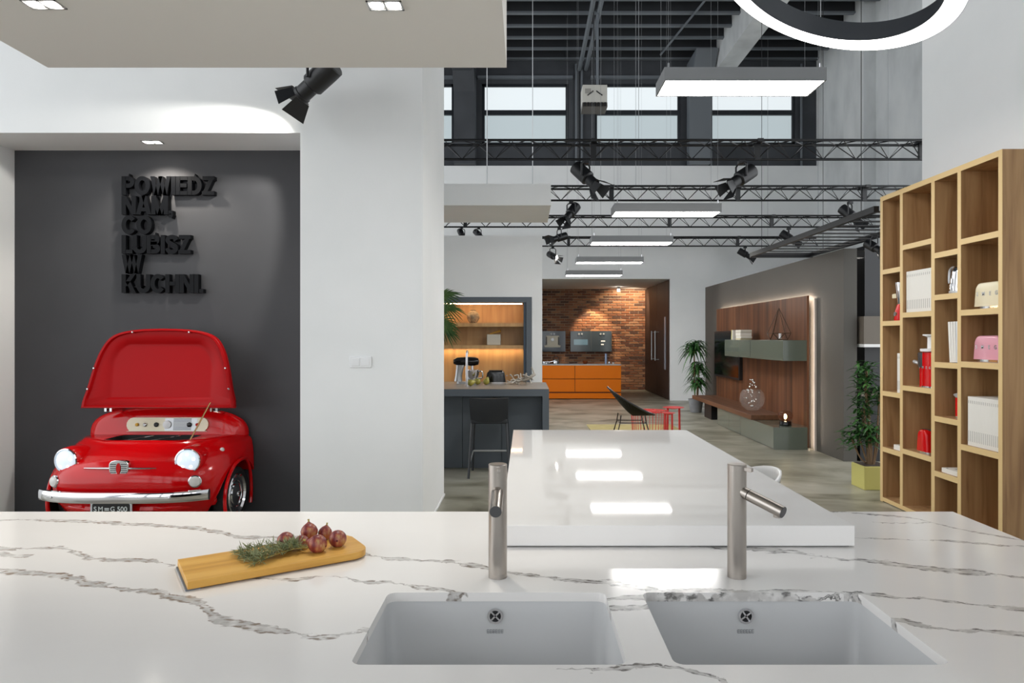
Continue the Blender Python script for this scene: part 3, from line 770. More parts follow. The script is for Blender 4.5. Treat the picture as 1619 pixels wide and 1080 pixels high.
for sx in (-1, 1):
    M = Matrix.Translation((FX + sx * 0.70, WCY, WCZ)) @ Matrix.Rotation(PI / 2, 4, 'Y')
    cut(body, MB().lathe([(0.285, -0.22), (0.285, 0.22)], 40, M))
    body.data.polygons.foreach_set('use_smooth', [True] * len(body.data.polygons)); body.data.set_sharp_from_angle(angle=math.radians(50))
    lip = [(FX + sx * (0.705 - 0.02 * abs(math.cos(a))), WCY + 0.287 * math.cos(a) * (.78 if math.cos(a) > 0 else 1), WCZ + 0.287 * math.sin(a)) for a in [math.radians(-25 + 230 * k / 28) for k in range(29)]]
    MB().tube(lip, 0.014, 8).build('wheel_arch_lip', RED, car)
    MB().lathe([(0.284, -0.10), (0.284, -0.09)], 32, Matrix.Translation((FX + sx * 0.60, WCY, WCZ)) @ Matrix.Rotation(PI / 2, 4, 'Y')).build('arch_liner', RUBBER, car)
    Mw = Matrix.Translation((FX + sx * 0.60, WCY, WCZ)) @ Matrix.Rotation(sx * PI / 2, 4, 'Y')
    wh = MB().lathe([(.165, -.06), (.20, -.06), (.222, -.035), (.226, .02), (.215, .055), (.185, .068), (.166, .06), (.160, .02)], 40, Mw).build('wheel', RUBBER, car)
    MB().lathe([(.167, .058), (.160, .066), (.150, .05), (.128, .042), (.120, .055), (.108, .055), (.098, .035)], 40, Mw, cap=False).build('rim', CHROME, wh)
    MB().lathe([(.099, .036), (.088, .058), (.05, .07), (.022, .074), (.02, .085), (.001, .086)], 32, Mw).build('hub_cap', CHROME, wh)
# cabin-side cowl behind the opening
def arch(w, h, z0, yb, n=2.9, k=40):
    r = []
    for i in range(k + 1):
        th = PI * i / k; c, s_ = math.cos(th), math.sin(th)
        r.append((FX + w * math.copysign(abs(c) ** (2 / n), c), yb, z0 + h * abs(s_) ** (2 / n)))
    return r
cw = MB().loft([arch(.66, .20, .735, FB), arch(.665, .225, .735, FB - .02), arch(.655, .235, .735, FB - .05), arch(.64, .222, .735, FB - .075), arch(.625, .205, .735, FB - .085), arch(.60, .17, .735, FB - .100), arch(.585, .03, .735, FB - .118)])
cw.build('cowl', RED, car, angle=50)
MB().loft([hole(.7475, -.002), hole(.56, -.004)], False, True).build('well', RUBBER, car, smooth=False)
for a in (-0.12, 0.1): MB().tube([(FX + a - .05, FB - .42, .742), (FX + a + .05, FB - .14, .742)], .004, 6).build('bottle_rail', CHROME, car)
# dashboard panel
def dash(a, b, d): return (FX + .03 + a, FB - .118 + (b + .055) * 0.13 - d, .832 + b)
dpoly = [(-.34, -.055), (.34, -.055)] + arc(.285, 0, .055, .058, -60, 90, 6) + arc(-.285, 0, .055, .058, 90, 240, 6)
dp = MB().prism(dpoly, dash, -.012, .012).build('dashboard', CREAM, car, smooth=False)
MB().prism(rrect(-.02, .25, -.05, .052, .005), dash, .0121, .0125).build('speaker_grille', SILVER, dp, smooth=False)
gr = MB()
for k in range(9): gr.prism([(.05, -.044 + k * .011), (.20, -.044 + k * .011), (.20, -.039 + k * .011), (.05, -.039 + k * .011)], dash, .0126, .0128)
gr.build('grille_slots', BLACK, dp, smooth=False)
for a, r, mm in ((-.25, .014, mat('amber_knob', srgb(214, 160, 40), .4)), (-.185, .016, CHROME), (-.09, .019, BLACK), (0.0, .034, WHITEPL), (.185, .02, BLACK), (.25, .013, RED)):
    c = dash(a, 0, .013); Mk = Matrix.Translation(c) @ Matrix.Rotation(PI / 2, 4, 'X')
    MB().lathe([(r, 0), (r, .008), (r * .7, .012)], 20, Mk).build('dial' if r > .03 else 'knob', mm, dp)
# bonnet lid, hinged open
LXc, LY0 = FX + .035, 5.52
half = [(1.0, 0.0), (.985, .10), (.945, .24), (.885, .50), (.81, .72), (.70, .88), (.54, .955), (.30, .99), (0, 1.0)]
ol = catmull(half, 4); ol = ol + [(-a, b) for a, b in reversed(ol[:-1])]
LW, LH, LZ0 = .623, .645, .985
def lidpt(a, b, d): # d: towards the room
    bow = 0.02 * (1 - abs(a) ** 2)
    return (LXc + a * LW, LY0 + b * .09 - d - bow * .0, LZ0 + b * LH + (0.03 * (1 - a * a) if b < .02 else 0))
def ring(sc, d, cy=.46): return [lidpt(a * sc, cy + (b - cy) * sc, d) for a, b in ol]
lr = [ring(.9, -.07), ring(.985, -.055), ring(1.0, -.02), ring(1.0, .0), ring(.985, .012), ring(.955, .012), ring(.935, -.008)]
def inner(sx, y0, y1, d):
    pts = []
    n = len(ol)
    for a, b in ol:
        aa = max(-1, min(1, a * 1.35)); bb = max(0, min(1, b * 1.12 - .02))
        # squarish stamped panel
        ang_a = math.copysign(min(1, abs(a) / .86), a); 
        pts.append(lidpt(ang_a * sx * (1 if b < .8 else 1 - (b - .8) * .25), y0 + (y1 - y0) * min(1, b / .93), d))
    return pts
lr += [inner(.70, .10, .83, -.010), inner(.67, .12, .81, -.028), inner(.63, .14, .79, -.028)]
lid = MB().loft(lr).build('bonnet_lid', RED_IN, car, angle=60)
for a, b in ((-.4, .955), (.36, .955), (-.875, .50), (.875, .50), (-.935, .24), (.935, .24)):
    c = lidpt(a * .98, b, .014); MB().lathe([(.009, -.006), (.008, .008), (.004, .011)], 12, Matrix.Translation(c) @ Matrix.Rotation(PI / 2, 4, 'X')).build('rubber_stop', CHROME, lid)
for a in (-.38, .48):
    hx = FX + a
    MB().box(hx - .03, hx - .012, LY0 + .02, LY0 + .22, .955, .985).box(hx + .012, hx + .03, LY0 + .02, LY0 + .22, .955, .985).tube([(hx - .035, LY0 + .05, .985), (hx + .035, LY0 + .05, .985)], .009, 8).build('hinge', CHROME, car)
MB().tube([(FX + .375, 5.36, .752), (FX + .46, 5.52, 1.03)], .006, 8).build('prop_rod', mat('brass_rod', srgb(200, 160, 110), .25, .9), car)
# front trim
def surf(x, z):
    for (z0, w0, d0), (z1, w1, d1) in zip(levels, levels[1:]):
        if z0 <= z <= z1:
            t = (z - z0) / (z1 - z0); w = w0 + (w1 - w0) * t; d = d0 + (d1 - d0) * t
            c = min(.999, abs(x) / w); th = math.acos(c ** (nexp(z) / 2)); return FB - d * math.sin(th) ** (2 / mexp(z))
for sx in (-1, 1):
    hx, hz = sx * .455, .625
    ys = surf(hx, hz)
    M = Matrix.Translation((FX + hx, ys, hz)) @ Matrix.Rotation(PI / 2, 4, 'X') @ Matrix.Rotation(sx * .10, 4, 'Y')
    hl = MB().lathe([(.10, -.12), (.104, -.02), (.099, .035), (.092, .045)], 36, M).build('headlight', RED, car)
    MB().lathe([(.093, .03), (.093, .052), (.086, .056), (.083, .048)], 36, M, cap=False).build('headlight_ring', CHROME, hl)
    MB().lathe([(.084, .046), (.07, .058), (.045, .066), (.001, .07)], 32, M).build('headlight_lens', HEADGLOW, hl)
    rf = MB()
    for k in range(5):
        a = 2 * PI * k / 5 + .3; rf.lathe([(.018, .064), (.012, .070), (.001, .071)], 10, M @ Matrix.Translation((.045 * math.cos(a), .045 * math.sin(a), -.004)))
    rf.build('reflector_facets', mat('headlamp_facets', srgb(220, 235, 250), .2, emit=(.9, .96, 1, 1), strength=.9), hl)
    ix, iz = sx * .525, .475; yi = surf(ix, iz)
    M = Matrix.Translation((FX + ix, yi, iz)) @ Matrix.Rotation(PI / 2, 4, 'X') @ Matrix.Rotation(sx * .35, 4, 'Y')
    tl = MB().lathe([(.047, -.03), (.047, .006), (.041, .012)], 28, M).build('indicator', CHROME, car)
    MB().lathe([(.042, .008), (.034, .020), (.001, .026)], 28, M).build('indicator_lens', mat('frosted_lens', srgb(222, 222, 218), .25, coat=.4), tl)
    MB().sphere((FX + sx * .60, surf(sx * .60, .665) + .01, .665), .019, 12, 8).build('side_marker', mat('frosted_lens', srgb(222, 222, 218), .25), car)
yb_ = surf(0, .585)
MB().prism(catmull([(-.072, .03), (-.05, .055), (0, .062), (.05, .055), (.072, .03), (.068, -.025), (.04, -.05), (0, -.056), (-.04, -.05), (-.068, -.025)], 4, True), lambda a, b, d: (FX - .01 + a, yb_ - d, .583 + b), -.02, .018).build('badge', CHROME, car, bevel=.004)
bg_ = MB()
for s_ in (-1, 1):
    for k in range(5): bg_.box(FX - .01 + s_ * .040 - .020, FX - .01 + s_ * .040 + .020, yb_ - .0225, yb_ - .0175, .552 + k * .015, .557 + k * .015)
bg_.build('badge_bars', BLACK, car, smooth=False)
MB().prism(catmull([(0, .042), (.015, .02), (.014, -.02), (0, -.042), (-.014, -.02), (-.015, .02)], 3, True), lambda a, b, d: (FX - .01 + a, yb_ - d, .583 + b), .0175, .023).build('badge_crest', RED, car)
for s_ in (-1, 1):
    pts = [(FX - .01 + s_ * t, surf(s_ * t, .583) - .006, .583) for t in (.07, .12, .17, .22, .27)]
    MB().tube(pts, [.0075, .007, .006, .005, .003], 8).build('moustache_bar', CHROME, car)
bp_ = MB(); rg = []
for k in range(33):
    th = PI * (k / 32); xx = -.635 + 1.27 * k / 32
    t = abs(xx) / .635; dd = .785 - .13 * t ** 3.5
    nx, ny = 0, -1
    rg.append((FX + xx, FB - dd - .015))
R2 = []
for i, (px, py) in enumerate(rg):
    R2.append([(px, py - .0, .338), (px, py - .018, .342), (px, py - .026, .358), (px, py - .026, .402), (px, py - .018, .418), (px, py, .422), (px, py + .012, .40), (px, py + .012, .36)])
bp_.loft(R2).build('bumper', CHROME, car, angle=50)
for a in (-.48, .40): MB().sphere((FX + a, FB - (.785 - .13 * (abs(a) / .635) ** 3.5) - .042, .38), .008, 10, 8).build('bumper_bolt', CHROME, car)
vy = FB - .755
MB().loft([[(FX + x, FB - .70 * (1 - (abs(x) / .66) ** 3.4) ** (1 / 2.4) + dy, z) for x in [-.6 + 1.2 * k / 20 for k in range(21)]] for z, dy in ((.315, 0), (.30, -.045), (.275, -.05), (.25, -.02))], False, False, closed=False).build('valance', RED, car, angle=60)
pl = MB().prism(rrect(-.152, .152, -.055, .055, .006), lambda a, b, d: (FX - .025 + a, FB - .80 - d, .294 + b), -.005, .004).build('number_plate', SILVER, car, smooth=False)
MB().prism(rrect(-.138, .138, -.046, .046, .014), lambda a, b, d: (FX - .025 + a, FB - .80 - d, .294 + b), .004, .0055).build('plate_face', BLACKGLOSS, pl, smooth=False)
TM = mat('plate_text_silver', srgb(200, 206, 204), .4)
LOC = Vector(car.location)
def lmat(x, y, z): return Matrix.Translation(Vector((x, y, z)) - LOC) @ Matrix.Rotation(PI / 2, 4, 'X')
PX, PYf = FX - .025, FB - .8058
for s_, px in (('S', -.116), ('M', -.076), ('G', .012)):
    text_obj(s_, .062, .0005, TM, pl, lmat(PX + px, PYf, .298) @ Matrix.Diagonal((.78, .8, 1, 1)), 1)
eb = MB()
for k in range(2): eb.box(PX - .047, PX - .014, PYf - .001, PYf + .001, .290 + k * .011, .297 + k * .011)
eb.build('lettering', TM, pl, smooth=False)
text_obj('500', .05, .0005, TM, pl, lmat(PX + .082, PYf, .298))

# ---- light switch on the pillar
sw = thing('light_switch', 'white double light switch on the white pillar', 'switch', (X(570, PF), PF, Z(572, PF)))
c = (X(570.5, PF), Z(572.5, PF))
MB().box(c[0] - .086, c[0] + .086, PF - .012, PF - .0005, c[1] - .045, c[1] + .045).build('switch_plate', mat('switch_white', srgb(236, 237, 238), .3), sw, bevel=.006)
for s_ in (-1, 1): MB().box(c[0] + s_ * .038 - .031, c[0] + s_ * .038 + .031, PF - .016, PF - .011, c[1] - .031, c[1] + .031).build('rocker', mat('switch_white', srgb(236, 237, 238), .3), sw, bevel=.003)

# ---- recessed downlights
def downlight(cx, cy, z, label, target, energy, size=80, col=(1, .93, .82)):
    d = thing('recessed_downlight', label, 'lamp', (cx, cy, z), group='recessed twin downlights')
    w, h = .075, .042
    m = MB().box(cx - w, cx + w, cy - h, cy - h + .008, z - .004, z).box(cx - w, cx + w, cy + h - .008, cy + h, z - .004, z)
    for a in (-w, -.004, w - .008): m.box(cx + a, cx + a + .008, cy - h, cy + h, z - .004, z)
    m.build('trim_frame', SILVER, d, smooth=False)
    for s_ in (-1, 1):
        M = Matrix.Translation((cx + s_ * .037, cy, z))
        MB().lathe([(.030, -.0002), (.030, -.004), (.024, -.006), (.001, -.007)], 20, M).build('lamp_lens', LAMPGLOW, d)
    light_spot('downlight_beam', (cx, cy, z - .02), target, energy, size, .5, col, .03, d)
downlight(-2.06, 2.92, SFZ, 'recessed twin downlight at the outer end of the large soffit', (-2.06, 2.92, 0), 45)
downlight(-0.60, 2.93, SFZ, 'recessed twin downlight near the inner end of the large soffit', (-.6, 2.93, 0), 45)
downlight(X(241, 5.58), 5.58, NZ, 'recessed twin downlight in the top of the dark niche', (X(241, 5.58), 5.62, 0), 26, 130)

# ---- stage spotlights
def stage_light(label, pos, aim, lit=0.0, size=1.0, yoke_top=None, doors=True, az=0.0, group='stage spotlights on the trusses', cone=50, colour=(1, .95, .88)):
    """pos: centre of the lamp body; aim: direction of the beam; yoke_top: height of the clamp"""
    t = thing('stage_spotlight', label, 'spotlight', pos, group=group)
    d = Vector(aim).normalized()
    R = d.to_track_quat('Z', 'Y').to_matrix().to_4x4() @ Matrix.Rotation(az, 4, 'Z') @ Matrix.Diagonal((size, size, size, 1))
    MB().lathe([(.001, -.155), (.06, -.155), (.068, -.148), (.07, -.10), (.07, .03), (.062, .04), (.052, .045)], 24, R).build('housing', BLACK, t, local=True)
    MB().lathe([(.052, .03), (.052, .115), (.057, .118), (.057, .135), (.047, .135), (.047, .12)], 24, R, cap=False).build('lens_tube', BLACK, t, local=True)
    MB().lathe([(.001, .125), (.048, .122)], 24, R, cap=False).build('lens', LAMPGLOW if lit else mat('lens_glass_dark', srgb(60, 62, 68), .1), t, local=True)
    if doors:
        for k in range(4):
            Rk = R @ Matrix.Rotation(k * PI / 2, 4, 'Z')
            a = .052; h = .10; w2 = .085
            tilt = .045
            vs = [(-a, a, .136), (a, a, .136), (w2, a + tilt, .136 + h), (-w2, a + tilt, .136 + h)]
            vs = vs + [(x, y + .003, z) for x, y, z in vs]
            if k in (1, 3): vs = [(x * .7, y + (0.0), z) for x, y, z in vs]
            MB().add([tuple(Rk @ Vector(p)) for p in vs], [(0, 1, 2, 3), (7, 6, 5, 4), (0, 4, 5, 1), (1, 5, 6, 2), (2, 6, 7, 3), (3, 7, 4, 0)]).build('barn_door', BLACK, t, local=True, smooth=False)
    side = d.cross(Vector((0, 0, 1)))
    side = side.normalized() if side.length > .01 else Vector((1, 0, 0))
    zt = (yoke_top - pos[2]) if yoke_top else .2
    s_ = .082 * size
    p = [side * s_ + Vector((0, 0, 0)), side * s_ + Vector((0, 0, zt * .72)), side * s_ * .7 + Vector((0, 0, zt * .84)), -side * s_ * .7 + Vector((0, 0, zt * .84)), -side * s_ + Vector((0, 0, zt * .72)), -side * s_]
    MB().tube(p, .009 * size, 8).build('yoke', BLACK, t, local=True)
    MB().box(-.03 * size, .03 * size, -.03 * size, .03 * size, zt * .80, zt - .0).build('clamp', BLACK, t, local=True, bevel=.004)
    if lit:
        light_spot('spot_beam', Vector(pos) + d * .15 * size, Vector(pos) + d * 3, lit, cone, .3, colour, .04, t)
    return t

# ================================================================== HANGING LIGHTS, TRUSSES, HEATER
PW, PD, PH = 1.2, .34, .098
pend = [(1.033, 5.05, 3.46, 'largest and highest linear pendant lamp, nearest the camera'),
        (1.005, 7.65, 2.968, 'linear pendant lamp second from the camera, over the hall'),
        (.983, 10.04, 2.964, 'linear pendant lamp third from the camera in the row'),
        (.923, 12.2, 2.914, 'linear pendant lamp fourth from the camera in the row'),
        (.872, 14.48, 2.897, 'smallest linear pendant lamp at the far end of the row')]
def pendant():
    t = thing('linear_pendant', pend[0][3], 'lamp', (0, 0, 0), group='row of linear pendant lamps')
    h = MB()
    h.box(0, PW, 0, .012, 0, PH).box(0, PW, PD - .012, PD, 0, PH).box(0, .012, .012, PD - .012, 0, PH).box(PW - .012, PW, .012, PD - .012, 0, PH).box(.012, PW - .012, .012, PD - .012, PH - .01, PH - .001)
    h.build('housing', ALU, t, local=True, smooth=False)
    MB().box(.0125, PW - .0125, .0125, PD - .0125, .002, .010).build('diffuser', LED, t, local=True, smooth=False)
    for a in (.035, PW - .035):
        for b in (.03, PD - .03):
            MB().tube([(a, b, PH - .005), (a, b, PH + .04)], .006, 8).build('cable_grip', CHROME, t, local=True)
            MB().tube([(a, b, PH + .04), (a, b, 5.6)], .0012, 5).build('cable', mat('grey_cable', srgb(150, 152, 155), .5), t, local=True)
    return t
p0 = pendant()
for i, (x, y, z, lab) in enumerate(pend):
    q = p0 if i == 0 else dup(p0, (x, y, z), 0, lab)
    q.location = (x, y, z)

# ring pendant, hung at a tilt
RX, RY, RZ, RR, RT = 1.493, 3.314, 3.292, .60, .399
rp = thing('ring_pendant', 'large tilted glowing ring pendant lamp over the right end of the counter', 'lamp', (RX, RY, RZ))
rin = RR * .84; rh = .105
RM = Matrix.Translation((RX, RY, RZ)) @ Matrix.Rotation(RT, 4, 'Y')
MB().lathe([(rin, .0), (rin, rh), (RR, rh), (RR, .0), (RR - .003, .0), (RR - .003, rh - .005), (rin + .003, rh - .005), (rin + .003, 0), (rin, 0)], 128, RM, cap=False).build('ring_housing', mat('graphite_ring', srgb(78, 81, 86), .45, .3), rp)
MB().lathe([(rin + .003, .004), (rin + .003, -.001), (RR - .003, -.001), (RR - .003, .004)], 128, RM, cap=False).build('diffuser', LEDRING, rp)
for k in range(3):
    a = math.radians(75 + 120 * k)
    p = RM @ Vector(((rin + .03) * math.cos(a), (rin + .03) * math.sin(a), rh - .003))
    MB().tube([p, (p.x, p.y, ROOF_Z)], .0022, 5).build('cable', SILVER, rp)

# triangular lighting trusses across the hall
TZ = 3.753; TH = .205
def truss(y, x0, x1, label, dz=0.0):
    t = thing('lighting_truss', label, 'truss', (0, y, TZ + dz), group='lattice trusses across the hall')
    zb, zt = TZ + dz, TZ + dz + TH
    for yy, zz in ((y, zb), (y - .11, zt), (y + .11, zt)):
        MB().tube([(x0, yy, zz), (x1, yy, zz)], .0165, 8).build('chord', BLACK, t)
    seg = 2.02; x = x0
    while x < x1 - .1:
        xe = min(x + seg, x1); n = max(2, int(round((xe - x) / .2)))
        for ya, yb, za, zb_ in ((y, y - .11, zb, zt), (y, y + .11, zb, zt), (y - .11, y + .11, zt, zt)):
            pts = []
            for k in range(n + 1):
                a = k % 2; pts.append((x + (xe - x) * k / n, yb if a else ya, zb_ if a else za))
            MB().tube(pts, .0075, 5).build('lacing_rod', BLACK, t)
        if xe < x1 - .1:
            MB().box(xe - .035, xe + .035, y - .02, y + .02, zb - .01, zt).box(xe - .035, xe + .035, y - .13, y + .13, zt - .02, zt + .02).build('joint_bracket', BLACK, t, smooth=False)
        x = xe
    for hx in (x0 + .6, (x0 + x1) / 2 - .4, x1 - 1.2):
        MB().tube([(hx, y, zt), (hx, y, ROOF_Z)], .003, 5).build('hanger_wire', mat('grey_cable', srgb(150, 152, 155), .5), t)
    return t
truss(8.4, -3.2, 6.8, 'black lattice truss nearest the camera, crossing below the windows')
truss(10.9, -2.66, 7.0, 'second black lattice truss from the camera')
truss(13.5, -3.2, 7.0, 'third black lattice truss from the camera')
truss(16.3, -3.0, 7.0, 'farthest black lattice truss, close to the white band wall')

ZC = TZ - .0175
def spot_at(u, v, y, aim, label, lit=0, size=1.25, top=None, **k):
    return stage_light(label, (X(u, y), y, Z(v, y)), aim, lit, size, top if top else ZC, **k)
spot_at(926, 279, 8.4, (.55, -.35, -.62), 'black stage spotlight on the nearest truss, below the hanging heater', size=1.3)
spot_at(1172, 281, 8.4, (-.75, -.25, -.5), 'black stage spotlight on the nearest truss, right of the second pendant', size=1.3)
spot_at(903, 336, 10.9, (-.45, -.4, -.6), 'black stage spotlight on the second truss, beside the small soffit', size=1.15)
spot_at(884, 376, 13.5, (-.8, -.35, -.28), 'black stage spotlight on the third truss, above the white kitchen wall', size=1.1)
spot_at(874, 405, 16.3, (.45, -.6, -.35), 'lit stage spotlight on the farthest truss, above the kitchen recess', lit=60, size=1.1)
spot_at(730, 371, 13.5, (.3, -.4, -.6), 'stage spotlight peeking over the white kitchen wall, left of a pair', size=.85)
spot_at(757, 371, 13.5, (.5, -.4, -.5), 'stage spotlight peeking over the white kitchen wall, right of a pair', size=.85)
spot_at(1178, 402, 16.3, (.75, -.2, -.5), 'small stage spotlight on the farthest truss, above the media wall end', size=1.15)
spot_at(1247, 376, 13.5, (.65, -.3, -.55), 'stage spotlight on the third truss, in front of the black ladder frame', size=1.15)
spot_at(1344, 340, 10.9, (.5, -.45, -.65), 'stage spotlight on the second truss, above the black ladder frame', size=1.2)
spot_at(1382, 391, 8.2, (.35, -.75, -.5), 'lit stage spotlight half hidden by the oak bookcase', lit=25, size=.8, top=Z(372, 8.2))
# spotlight washing the white wall above the niche
stage_light('large black barn-door spotlight hanging above the niche corner', (X(500, 4.95), 4.95, Z(129, 4.95)), (-.72, .27, -.48), 70, 1.2, 3.72, group='single wall-washing spotlight', cone=75, colour=(1, .97, .9), az=.3)
rl = thing('ceiling_light_rail', 'thin black light rail behind the large soffit', 'rail', (-1.45, 4.95, 3.72))
MB().box(-2.2, -.9, 4.925, 4.975, 3.721, 3.76).build('rail', BLACK, rl, smooth=False)
for a in (-2.0, -1.0): MB().tube([(a, 4.95, 3.755), (a, 4.95, ROOF_Z)], .005, 6).build('hanger_rod', SILVER, rl)

# black ladder frame above the media wall
lf = thing('ladder_frame', 'black slatted ladder frame hanging over the media wall', 'frame', (3.8, 8.2, 2.78))
LZf = 2.80
for x in (3.40, 4.28): MB().box(x - .025, x + .025, 6.6, 10.2, LZf - .03, LZf + .03).build('side_rail', BLACK, lf, smooth=False)
yy = 6.75
for k in range(13): 
    MB().box(3.425, 4.255, yy - .022, yy + .022, LZf - .006, LZf + .006).build('rung', BLACK, lf, smooth=False); yy += .278
MB().box(3.375, 4.305, 10.2, 10.25, LZf - .04, LZf + .03).build('end_rail', BLACK, lf, smooth=False)
for a in (3.4, 4.28):
    for b in (6.9, 9.8): MB().tube([(a, b, LZf), (a, b, ROOF_Z)], .004, 5).build('hanger_wire', BLACK, lf)

# unit heater hanging under the conduits
hy = 14.0
hx, hz = X(939, hy), Z(158, hy)
ht = thing('unit_heater', 'pale box-shaped heater hanging in front of the clerestory windows', 'heater', (hx, hy, hz - .22))
MB().box(hx - .25, hx + .25, hy - .2, hy + .25, hz - .12, hz + .24).build('casing', mat('cream_grey_casing', srgb(196, 194, 186), .5), ht, bevel=.01)
MB().prism([(-.2, -.12), (.25, -.12), (.22, -.22), (-.24, -.22)], lambda a, b, d: (d, hy + a, hz + b), hx - .25, hx + .25).build('outlet', mat('heater_outlet', srgb(88, 84, 78), .5), ht, smooth=False)
sl_ = MB()
for k in range(7): sl_.box(hx - .22 + k * .068, hx - .19 + k * .068, hy - .245, hy - .2, hz - .21, hz - .13)
sl_.build('louvre_blades', BLACK, ht, smooth=False)
MB().box(hx - .2, hx - .08, hy - .205, hy - .199, hz + .06, hz + .16).build('vent_panel', mat('vent_grey', srgb(150, 148, 142), .5), ht, smooth=False)
for s_ in (-1, 1): MB().tube([(hx + s_ * .15, hy - .21, hz + .02), (hx + s_ * .04, hy - .21, hz + .1), (hx, hy, hz + .3), (hx, hy, 8.3)], .012, 6).build('chain', BLACK, ht)
MB().tube([(hx + .07, hy, hz + .24), (hx + .07, hy, 8.3)], .03, 8).build('support_pole', STEELGREY, ht)
# suspended cable and pipe lines in the hall

# ================================================================== GREY ISLAND, OAK CABINET, STOOL
IT = .964
il = thing('kitchen_island', 'slate grey kitchen island with thick top and framed end', 'counter', (-.8, 8.45, 0))
MB().box(-2.3, .278, 7.9, 9.1, IT - .085, IT - .006).build('top_apron', SLATE, il, smooth=False)
MB().box(-2.3, .278, 7.9, 9.1, IT - .0055, IT).build('worktop', SLATETOP, il, smooth=False)
MB().box(.203, .278, 7.9, 9.1, 0, IT - .085).build('end_panel', SLATE, il, smooth=False)
for a, b in ((-2.25, -1.25), (-1.244, -.75), (-.744, -.28), (-.274, .2)):
    MB().box(a, b, 8.16, 8.2, .0, IT - .086).build('front_panel', SLATE, il, smooth=False)
MB().box(-2.25, .2, 8.201, 9.05, .05, IT - .086).build('carcass', SLATE, il, smooth=False)

oc = thing('oak_display_cabinet', 'lit oak shelving cabinet with slate frame set in the white wall', 'cabinet', (-1.2, KY + .3, 0))
cf = MB().box(-2.6, .098, KY - .03, KY + .04, 2.07, 2.148).box(.02, .098, KY - .03, KY + .04, 0, 2.07).box(-2.598, -2.52, KY - .03, KY + .04, 0, 2.07)
cf.build('door_frame', SLATE, oc, smooth=False)
MB().box(-.02, .018, KY - .01, KY + .38, 0, 2.069).build('pocket_door', mat('dark_blue_edge', srgb(44, 62, 78), .4), oc, smooth=False)
MB().box(-2.52, -.02, KY + .38, KY + .42, 0, 2.1).build('back_panel', OAK_H, oc, smooth=False)
MB().box(-2.52, -.02, KY + .02, KY + .38, 2.06, 2.1).build('top_panel', OAK_H, oc, smooth=False)
for z0, z1 in ((Z(516.5, KY), Z(510.5, KY)), (Z(551.5, KY), Z(546, KY))):
    MB().box(-2.52, -.022, KY + .02, KY + .38, z0, z1).build('shelf', OAK_H, oc, smooth=False)
MB().box(-2.5, -.04, KY + .05, KY + .065, 2.045, 2.058).build('led_strip', WARMLED, oc, smooth=False)
MB().box(-2.5, -.04, KY + .29, KY + .32, Z(551.5, KY) - .003, Z(551.5, KY) - .0005).build('led_strip', WARMLED, oc, smooth=False)
MB().box(-2.52, -.022, KY + .02, KY + .38, .86, .9).build('worktop', SLATETOP, oc, smooth=False)
S1 = Z(510.5, KY); S2 = Z(546, KY)
va = tag(MB().lathe([(.03, 0), (.06, .01), (.092, .07), (.094, .1), (.075, .15), (.04, .175), (.037, .185), (.045, .19), (.035, .19), (.03, .17)], 28, Matrix.Translation((X(748, KY + .15), KY + .15, S1 + .001))).build('round_vase', noisy('speckled_clay', [(.3, srgb(120, 100, 76)), (.7, srgb(168, 146, 112))], nscale=30, rough=.7), origin=(X(748, KY + .15), KY + .15, S1)), 'round brown clay vase on the upper oak shelf', 'vase')
bx = X(781, KY + .2); by = KY + .2
jar = thing('storage_box', 'square pale ceramic box with a wooden ladle on the oak shelf', 'box', (bx, by, S2 + .001))
m = MB().box(bx - .1, bx + .1, by - .08, by + .08, S2 + .001, S2 + .16)
m.build('box_body', mat('pale_ceramic_box', srgb(196, 190, 176), .5), jar, bevel=.006)
MB().tube([(bx - .06, by, S2 + .163), (bx + .02, by, S2 + .19), (bx + .10, by - .02, S2 + .215)], [.012, .014, .018], 8).build('wooden_ladle', BAMBOO, jar)

# stand mixer
mx, my = X(738, 8.85), 8.85
ms = thing('stand_mixer', 'black stand mixer with steel bowl on the grey island', 'mixer', (mx, my, IT))
MB().prism(rrect(-.13, .16, -.085, .085, .06), lambda a, b, d: (mx + a, my + b, IT + d), .0, .03).build('base', SILVER, ms)
MB().loft([[(mx - .09 + lx + w * math.cos(a), my + w * .9 * math.sin(a), IT + z) for a in [2 * PI * k / 20 for k in range(20)]] for lx, w, z in ((-.02, .055, .03), (-.015, .045, .10), (.0, .05, .2), (.01, .06, .24))]).build('stand', SILVER, ms)
MB().loft([[(mx + x, my + r * math.cos(a), IT + .285 + zz + r * .85 * math.sin(a)) for a in [2 * PI * k / 20 for k in range(20)]] for x, r, zz in ((-.175, .01, 0), (-.17, .035, 0), (-.12, .062, 0), (0, .07, .002), (.1, .066, .002), (.15, .05, 0), (.16, .02, 0))]).build('head', BLACKGLOSS, ms)
MB().lathe([(.04, .03), (.05, .035), (.075, .07), (.09, .12), (.093, .175), (.088, .175), (.085, .12)], 28, Matrix.Translation((mx + .07, my, IT))).build('bowl', CHROME, ms)
MB().tube(catmull([(mx + .155, my, IT + .16), (mx + .2, my, IT + .15), (mx + .2, my, IT + .08), (mx + .14, my, IT + .065)], 5), .01, 8).build('bowl_handle', CHROME, ms)
MB().tube([(mx + .07, my, IT + .23), (mx + .07, my, IT + .12)], .018, 12).build('mixing_shaft', CHROME, ms)

